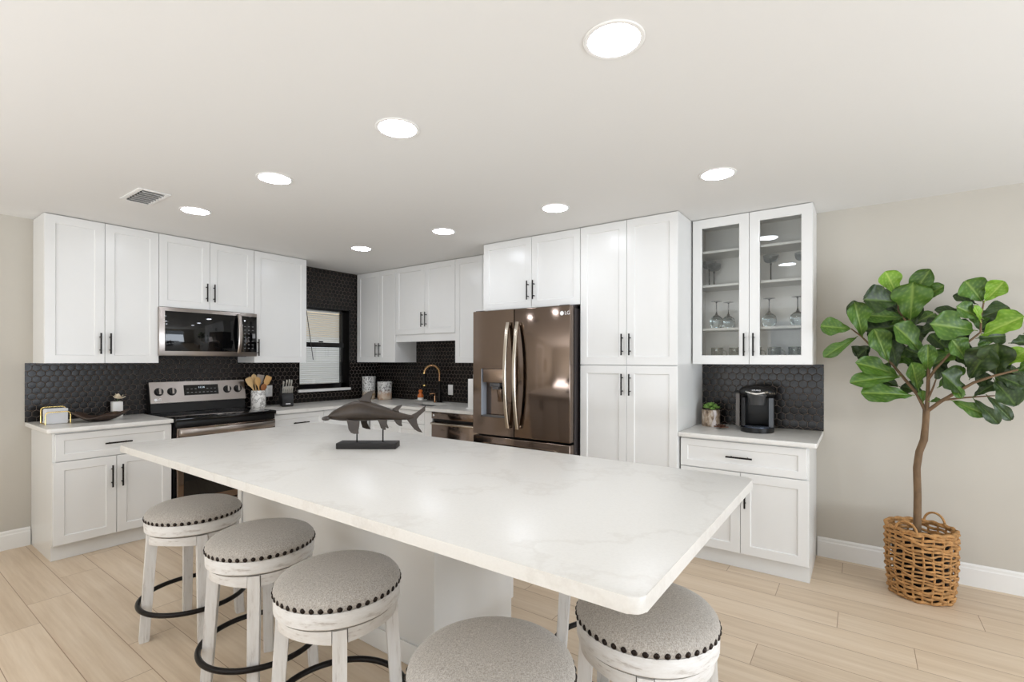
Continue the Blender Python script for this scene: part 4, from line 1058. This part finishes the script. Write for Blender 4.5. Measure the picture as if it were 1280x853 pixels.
setout(wine(), [(895.5, -.225, 'upside-down wine glass, left one of the pair behind the left glass door'), (910.5, -.115, 'upside-down wine glass, right one of the pair behind the left glass door'),
                (961.5, -.20, 'upside-down wine glass in the middle of the right glass door'), (997, -.20, 'upside-down wine glass at the right edge of the glass cabinet')], SHZ[0], 0, 'wine glasses on the lower shelf')
setout(mug(), [(896.5, -.20, 'smoked glass mug at far left on the cabinet floor'), (919, -.20, 'smoked glass mug right of the leftmost mug, behind the left door'),
               (944, -.20, 'smoked glass mug mostly hidden behind the meeting door frames'), (968, -.20, 'smoked glass mug in the middle of the right door'), (994, -.20, 'smoked glass mug at far right on the cabinet floor')], UZ0+.018, R(8), 'smoked mugs on the cabinet floor')

# ================================================================== HAMMERHEAD SCULPTURE
HX = Vector((R0.x, R0.y, 0)); HY = Vector((-HX.y, HX.x, 0))
hb = at(460, 562, z=IT); hb = hb + HY*.05
HR = math.atan2(HX.y, HX.x)
sh = thing('shark_sculpture', 'dark bronze hammerhead shark sculpture on a black plinth on the island', 'sculpture', (hb.x, hb.y, IT+.0005), HR)
PXM = 1280/ (1280*((hb-Vector((CX, CY, hb.z))).dot(FW))/CF)          # photo pixels per metre at the plinth
def S(px, py): return ((px-545)/7.53/PXM*1.0, (608-py)/7.53/PXM)      # sketch coordinates -> local x, z (plinth mid-top at 545, 608)
BH = .031
b = MB(); b.box(S(247, 0)[0], S(792, 0)[0]+.004, -.05, .05, 0, BH, .002); b.build('plinth', mat('plinth_black', (28, 25, 24), .6), sh)
def SZ(py): return BH + (588-py)/7.53/PXM
for px, top_ in ((415, 470), (660, 420)):
    b = MB(); x = S(px, 0)[0]; b.cyl((x, 0, BH-.001), (x, 0, SZ(top_)), .0038, n=10); b.build('rod', mBLACKM, sh)
sec = [(128, 352, 6, .012), (150, 358, 17, .030), (190, 338, 47, .030), (230, 332, 58, .030), (280, 322, 78, .034), (340, 308, 90, .040), (400, 300, 100, .045), (450, 298, 103, .047), (510, 301, 98, .046), (580, 307, 88, .041), (650, 318, 72, .034), (720, 329, 58, .027), (790, 342, 44, .020), (850, 352, 33, .015), (905, 357, 25, .011), (945, 352, 17, .007), (960, 350, 8, .004)]
b = MB(); rings = []
for px, pc, h, w_ in sec:
    x = S(px, 0)[0]; zc2 = SZ(pc); hh = h/7.53/PXM
    rings.append([b.v((x, w_*cos(a), zc2+hh*(sin(a) if sin(a) > 0 else sin(a)*.92))) for a in [2*PI*i/20 for i in range(20)]])
b.skin(rings); body = b.build('body', mBRONZE, sh, smooth=80, subsurf=1)
# cephalofoil: the hammer runs across the body
b = MB(); rings = []
for i in range(15):
    t = i/14*2-1; y = t*.088; x = S(135, 0)[0] + .022*t*t + .004; ch = .026*(1-.25*abs(t)) ; th = .0085*(1-.35*abs(t))
    zc2 = SZ(358)-.003*t*t
    rings.append([b.v((x+ch*cos(a), y, zc2+th*sin(a))) for a in [2*PI*k/14 for k in range(14)]])
b.skin(rings); b.build('hammer_head', mBRONZE, sh, smooth=70, subsurf=1)
for s in (-1, 1):
    b = MB(); b.lathe([(0, -.005), (.004, -.003), (.005, 0), (.004, .003), (0, .005)], (S(135, 0)[0]+.024, s*.088, SZ(358)-.003), 12); b.build('eye', mBRONZE, sh, smooth=80)
def fin(name, poly, base_y, tip_y, th, tipidx, name2=None):
    """fin outline in sketch pixels; y runs from base_y to tip_y with distance from the first edge."""
    b = MB(); P_ = [Vector((S(px, 0)[0], 0, SZ(py))) for px, py in poly]; bm_ = (P_[0]+P_[-1])/2; mx = max((p-bm_).length for p in P_)
    A = []; Bq = []
    for p in P_:
        f = (p-bm_).length/mx; y = base_y+(tip_y-base_y)*f; t_ = th*(1-.75*f)
        A.append(b.v((p.x, y-t_, p.z))); Bq.append(b.v((p.x, y+t_, p.z)))
    n = len(A); tri = tessellate_polygon([[Vector((p.x, p.z, 0)) for p in P_]])
    for t in tri: b.f([A[k] for k in t]); b.f([Bq[k] for k in t[::-1]])
    for i in range(n): b.f([A[i], Bq[i], Bq[(i+1) % n], A[(i+1) % n]])
    return b.build(name, mBRONZE, sh, smooth=30)
fin('dorsal_fin', [(415, 222), (440, 190), (475, 150), (520, 115), (583, 98), (575, 112), (562, 130), (553, 165), (540, 200), (560, 225)], 0, 0, .009, 4)
fin('dorsal_fin', [(735, 300), (755, 272), (795, 248), (845, 237), (828, 262), (805, 290), (815, 312)], 0, 0, .005, 3)
fin('pectoral_fin', [(340, 372), (350, 410), (360, 460), (383, 490), (412, 502), (456, 500), (452, 470), (457, 430), (460, 385)], -.030, -.046, .006, 4)
fin('pectoral_fin', [(425, 375), (432, 420), (440, 465), (478, 480), (515, 485), (500, 455), (488, 420), (490, 380)], .034, .058, .006, 4)
fin('pelvic_fin', [(620, 370), (640, 410), (655, 450), (680, 467), (702, 466), (700, 440), (715, 452), (730, 450), (710, 410), (712, 375)], -.020, -.035, .004, 4)
fin('anal_fin', [(760, 378), (785, 415), (812, 436), (842, 441), (835, 415), (838, 392), (836, 372)], 0, 0, .004, 3)
fin('tail_fin', [(885, 345), (925, 335), (970, 312), (1015, 280), (1064, 243), (1057, 268), (1058, 292), (1030, 318), (1000, 345), (978, 375), (982, 415), (1000, 455), (1032, 500), (990, 490), (955, 468), (925, 430), (900, 395), (885, 375)], 0, 0, .006, 4)

# ================================================================== BASKET AND FIG TREE
bc = Vector((5.352, -.335, .0005)); BR = .163; BHt = .40
bk = thing('woven_basket', 'woven seagrass basket holding the fig tree by the right wall', 'basket', bc)
def brad(t): return .145 + (.163-.145)*min(1, t*2.2) - .004*max(0, t-.8)
b = MB(); NS = 22; rows = 19
for k in range(rows):
    t = k/(rows-1); z = .012+t*(BHt-.024); loose = .25 < t < .75; n = NS*4
    pts = []
    for i in range(n):
        a = 2*PI*i/n; wv = math.cos(a*NS/2*1.0 + (PI if k % 2 else 0)); zz = z + .0045*sin(a*5+k*1.9) + .003*sin(a*11+k)
        r = brad(t)+.0075*wv; pts.append((r*cos(a), r*sin(a), zz))
    b.tube(pts, .0064 if loose else .0084, 6, closed=True)
for i in range(NS):
    a = 2*PI*(i+.5)/NS*1.0; pts = [(brad(t)*cos(a+.03*sin(t*9+i)), brad(t)*sin(a+.03*sin(t*9+i)), .006+t*(BHt-.012)) for t in [q/8 for q in range(9)]]
    b.tube(pts, .0062, 6)
b.lathe([(0, .002), (.145, .002), (.145, .008), (0, .008)], n=32)
b.build('woven_body', mROPE, bk, smooth=60)
b = MB(); n = 120; b.tube([((brad(1)+.004*sin(i*.9))*cos(2*PI*i/n), (brad(1)+.004*sin(i*.9))*sin(2*PI*i/n), BHt+.003*cos(i*.9)) for i in range(n)], .0105, 8, closed=True); b.build('rim', mROPE, bk, smooth=60)
for a0 in (R(62), R(242)):
    b = MB(); c = Vector((.160*cos(a0), .160*sin(a0), BHt)); tg = Vector((-sin(a0), cos(a0), 0))
    b.tube([c+tg*(-.052*cos(q))+ZZ*(.062*sin(q) if a0 < PI else .0+.055*sin(q)) for q in [PI*i/14 for i in range(15)]], .0065, 8); b.build('handle', mROPE, bk, smooth=60)
ft = thing('fig_tree', 'fiddle leaf fig tree with broad green leaves standing in the woven basket', 'tree', bc, world=True)
MB().lathe([(0, .012), (.120, .012), (.140, .335), (.134, .335), (.128, .30), (0, .30)], bc, 32).build('nursery_pot', mBLACKP, ft, smooth=40)
MB().lathe([(0, .3005), (.127, .3005), (.06, .308), (0, .312)], bc, 24).build('soil', mSOIL, ft)
def Z_(zx, zy): return 1000+zx*.29319, 310+zy*.29319        # close-up sketch coordinates -> photo pixels
def tp(zx, zy, y): u, v = Z_(zx, zy); return at(u, v, y=y)
YT = -.335
tr = [at(1146.5, 668, y=YT)-ZZ*.09, at(1146.5, 660, y=YT), at(1147, 620, y=YT), at(1146, 585, y=YT), at(1149, 565, y=YT), at(1155, 550, y=YT), at(1157, 530, y=YT), at(1158, 513, y=YT)]
b = MB(); b.tube(tr, [.021, .020, .019, .0185, .0185, .019, .0165, .017], 14)
def branch(pts, r0, r1):
    n = len(pts); b.tube([tp(*p) for p in pts], [r0+(r1-r0)*i/(n-1) for i in range(n)], 8)
branch([(540, 695, YT), (545, 620, YT-.01), (548, 520, YT-.02), (520, 440, YT), (470, 330, YT+.03), (465, 280, YT+.03)], .011, .005)
branch([(535, 695, YT), (500, 625, YT+.03), (430, 540, YT+.06), (380, 480, YT+.06), (300, 415, YT+.05), (262, 378, YT+.02), (218, 345, YT)], .010, .004)
branch([(545, 695, YT), (600, 655, YT-.03), (660, 620, YT-.06), (740, 575, YT-.10), (830, 545, YT-.12), (930, 520, YT-.12)], .011, .005)
branch([(548, 560, YT-.02), (575, 520, YT-.04), (640, 450, YT-.02), (720, 400, YT), (770, 360, YT), (772, 290, YT), (785, 225, YT)], .008, .004)
branch([(465, 330, YT+.03), (420, 270, YT+.06), (415, 200, YT+.06)], .006, .003)
branch([(548, 640, YT-.02), (570, 590, YT-.05), (580, 560, YT-.08)], .006, .003)
branch([(610, 650, YT-.03), (690, 640, YT-.05), (760, 635, YT-.06), (840, 630, YT-.06)], .006, .003)
b.build('trunk', mBOUGH, ft, smooth=60)
# leaves: (base x, y, tip x, y, width, tone, depth offset base, depth offset tip)
LV = [(415, 200, 368, 100, 80, 'l', .06, .02), (462, 230, 548, 92, 78, 'm', .02, -.06), (470, 310, 480, 150, 135, 'm', .02, -.06), (505, 228, 612, 158, 62, 'm', .0, -.06),
      (412, 228, 272, 218, 120, 'd', .0, -.10), (330, 250, 200, 275, 95, 'd', .06, .02), (268, 378, 236, 232, 80, 'm', .0, -.08), (216, 346, 92, 330, 74, 'm', .0, -.05), (240, 380, 100, 462, 52, 'm', .02, -.04),
      (442, 296, 272, 285, 70, 'm', .04, .0), (440, 335, 280, 345, 100, 'd', .08, .02), (520, 445, 415, 325, 110, 'm', -.02, -.10), (480, 345, 500, 235, 50, 'd', .03, .05), (462, 322, 540, 272, 30, 'm', .05, .1),
      (375, 482, 322, 348, 88, 'm', .0, -.07), (412, 508, 388, 392, 70, 'd', .05, .05), (425, 545, 248, 482, 88, 'm', .02, -.06), (428, 548, 218, 566, 72, 'm', .0, -.10), (480, 628, 268, 612, 95, 'm', .0, -.10), (420, 590, 290, 530, 80, 'd', .05, .05),
      (525, 462, 448, 428, 66, 'd', .05, .04), (505, 605, 482, 492, 70, 'm', -.02, -.10), (545, 532, 545, 418, 62, 'm', -.02, -.09), (555, 505, 655, 440, 80, 'm', .0, .0), (515, 365, 605, 310, 66, 'd', .06, .05),
      (748, 352, 568, 322, 130, 'm', -.02, -.13), (730, 275, 575, 264, 48, 'd', .02, -.02), (775, 300, 672, 248, 78, 'm', -.01, -.08), (770, 312, 752, 246, 34, 'l', -.02, -.06), (778, 228, 712, 140, 112, 'm', .0, -.04), (790, 226, 868, 142, 80, 'l', -.01, -.06),
      (750, 238, 655, 200, 48, 'd', .03, .03), (772, 372, 948, 288, 120, 'l', -.03, -.12), (772, 295, 890, 248, 84, 'd', .02, .05), (760, 385, 880, 372, 78, 'd', .0, .02), (712, 478, 655, 392, 92, 'm', -.04, -.10), (655, 455, 558, 365, 84, 'd', .03, .04),
      (725, 556, 800, 430, 118, 'd', -.05, -.14), (835, 548, 842, 408, 120, 'd', -.08, -.15), (870, 500, 965, 432, 76, 'l', -.10, -.14), (840, 545, 962, 590, 74, 'd', -.10, -.12), (830, 565, 925, 668, 96, 'd', -.10, -.17), (650, 652, 798, 712, 60, 'm', -.04, -.07),
      (742, 645, 852, 750, 52, 'd', -.06, -.08), (800, 632, 905, 735, 52, 'd', -.06, -.03), (700, 622, 610, 530, 118, 'd', -.07, -.15), (592, 592, 692, 505, 60, 'm', -.02, .05), (742, 632, 835, 572, 56, 'd', -.08, -.06), (525, 655, 524, 608, 34, 'm', .0, .0),
      (556, 655, 605, 648, 30, 'm', -.02, .0), (525, 612, 430, 588, 66, 'd', .04, .08), (900, 405, 985, 395, 70, 'd', .0, .02), (905, 575, 1010, 615, 84, 'd', -.10, -.13), (640, 560, 690, 640, 40, 'm', -.07, -.11), (400, 420, 430, 330, 70, 'd', .08, .10), (330, 320, 420, 380, 90, 'd', .09, .09),
      (600, 390, 660, 320, 70, 'm', .04, .06), (690, 440, 640, 380, 76, 'd', .06, .08), (780, 470, 860, 440, 90, 'd', .04, .05), (560, 470, 600, 560, 50, 'd', .05, .08), (350, 440, 300, 330, 70, 'd', .10, .09), (930, 520, 1040, 470, 90, 'm', -.12, -.14), (920, 515, 1050, 540, 90, 'd', -.10, -.06), (960, 360, 1030, 300, 80, 'd', .05, .05)]
random.seed(5)
for (nx_, ny_, dd_, k) in ((420, 270, .05, 4), (380, 480, .06, 4), (300, 415, .06, 3), (548, 520, .02, 3), (640, 450, .03, 4), (770, 360, .05, 4), (830, 545, -.06, 3), (470, 330, .05, 4), (720, 400, .03, 3), (900, 520, -.08, 3)):
    for q in range(k):
        a = random.uniform(0, 2*PI); L_ = random.uniform(85, 135)
        LV.append((nx_+8*cos(a), ny_+8*sin(a), nx_+L_*cos(a), ny_+L_*.8*sin(a)-12, random.uniform(66, 92), random.choice('dddm'), dd_+.02, dd_+random.uniform(.02, .13)))
OUT = [(0, .05), (.06, .16), (.15, .36), (.28, .50), (.40, .60), (.50, .80), (.62, .97), (.72, 1.0), (.82, .92), (.90, .74), (.96, .48), (1, .14)]
def outline(t):
    for (a, x), (c, y) in zip(OUT, OUT[1:]):
        if t <= c: return x+(y-x)*(t-a)/(c-a)
    return .1
bms = {'d': MB(), 'm': MB(), 'l': MB()}; veins = {'d': [], 'm': [], 'l': []}
random.seed(21)
for i, (bx_, by_, tx, ty, w_, tone, d0, d1) in enumerate(LV):
    A = tp(bx_, by_, min(-.10, YT+d0)); T_ = tp(tx, ty, min(-.05, YT+d1)); ax = T_-A; L = ax.length; ax.normalize()
    vw = (Vector((CX, CY, CZ))-A).normalized()
    nrm = (vw - ax*vw.dot(ax)).normalized(); up_ = (ZZ - ax*ax.z); 
    if up_.length > .2: nrm = (nrm*.75 + up_.normalized()*random.uniform(.15, .6)).normalized()
    sd = ax.cross(nrm).normalized(); nrm = sd.cross(ax).normalized()
    W = (tp(bx_+w_, by_, YT)-tp(bx_, by_, YT)).length*.70
    mb = bms[tone]; NU, NV = 18, 8; rows_ = []; cur = random.uniform(.02, .14)*L; cup = random.uniform(.10, .35)
    ph_ = random.uniform(0, 6); vals = []
    for p in range(NU+1):
        t = p/NU
        # obovate, fiddle-like outline: narrow base, waist, broad blunt tip
        wd = W*outline(t)
        row = []
        for q in range(-NV, NV+1):
            s_ = q/NV; c = A+ax*(L*t)
            rip = .006*math.sin(t*16+ph_+abs(s_)*2)*abs(s_)**1.5*(W/.05)
            ribs = .0016*abs(math.sin((t*7-abs(s_)*1.6)*PI))
            pz = -cur*(t-.35)**2*2.0 + cup*wd*abs(s_)**1.4 - .006*(1-abs(s_))**6 + rip - ribs
            row.append(c+sd*(wd*s_)+nrm*pz)
            mv = max(0, 1-abs(s_)*NV*.9); lv = 0
            fr_ = (t*7-abs(s_)*1.6) % 1.0
            if fr_ < .16 and abs(s_) > .05 and t > .1: lv = .6*(1-abs(s_)*.5)
            vals.append(max(mv, lv))
        rows_.append(row)
    mb.grid(rows_); veins[tone] += vals
    mb.tube([A-ax*.012, A+ax*(L*.06)], .0022, 6); veins[tone] += [.8]*12
for tone, m, nm in (('d', mLEAFD, 'dark_leaves'), ('m', mLEAFM, 'green_leaves'), ('l', mLEAFL, 'young_leaves')):
    bms[tone].bm.verts.index_update(); o = bms[tone].build(nm, m, ft, smooth=180, fix=False)
    at_ = o.data.attributes.new('vein', 'FLOAT', 'POINT')
    vv = veins[tone]
    for k, dd_ in enumerate(at_.data): dd_.value = vv[k] if k < len(vv) else 0
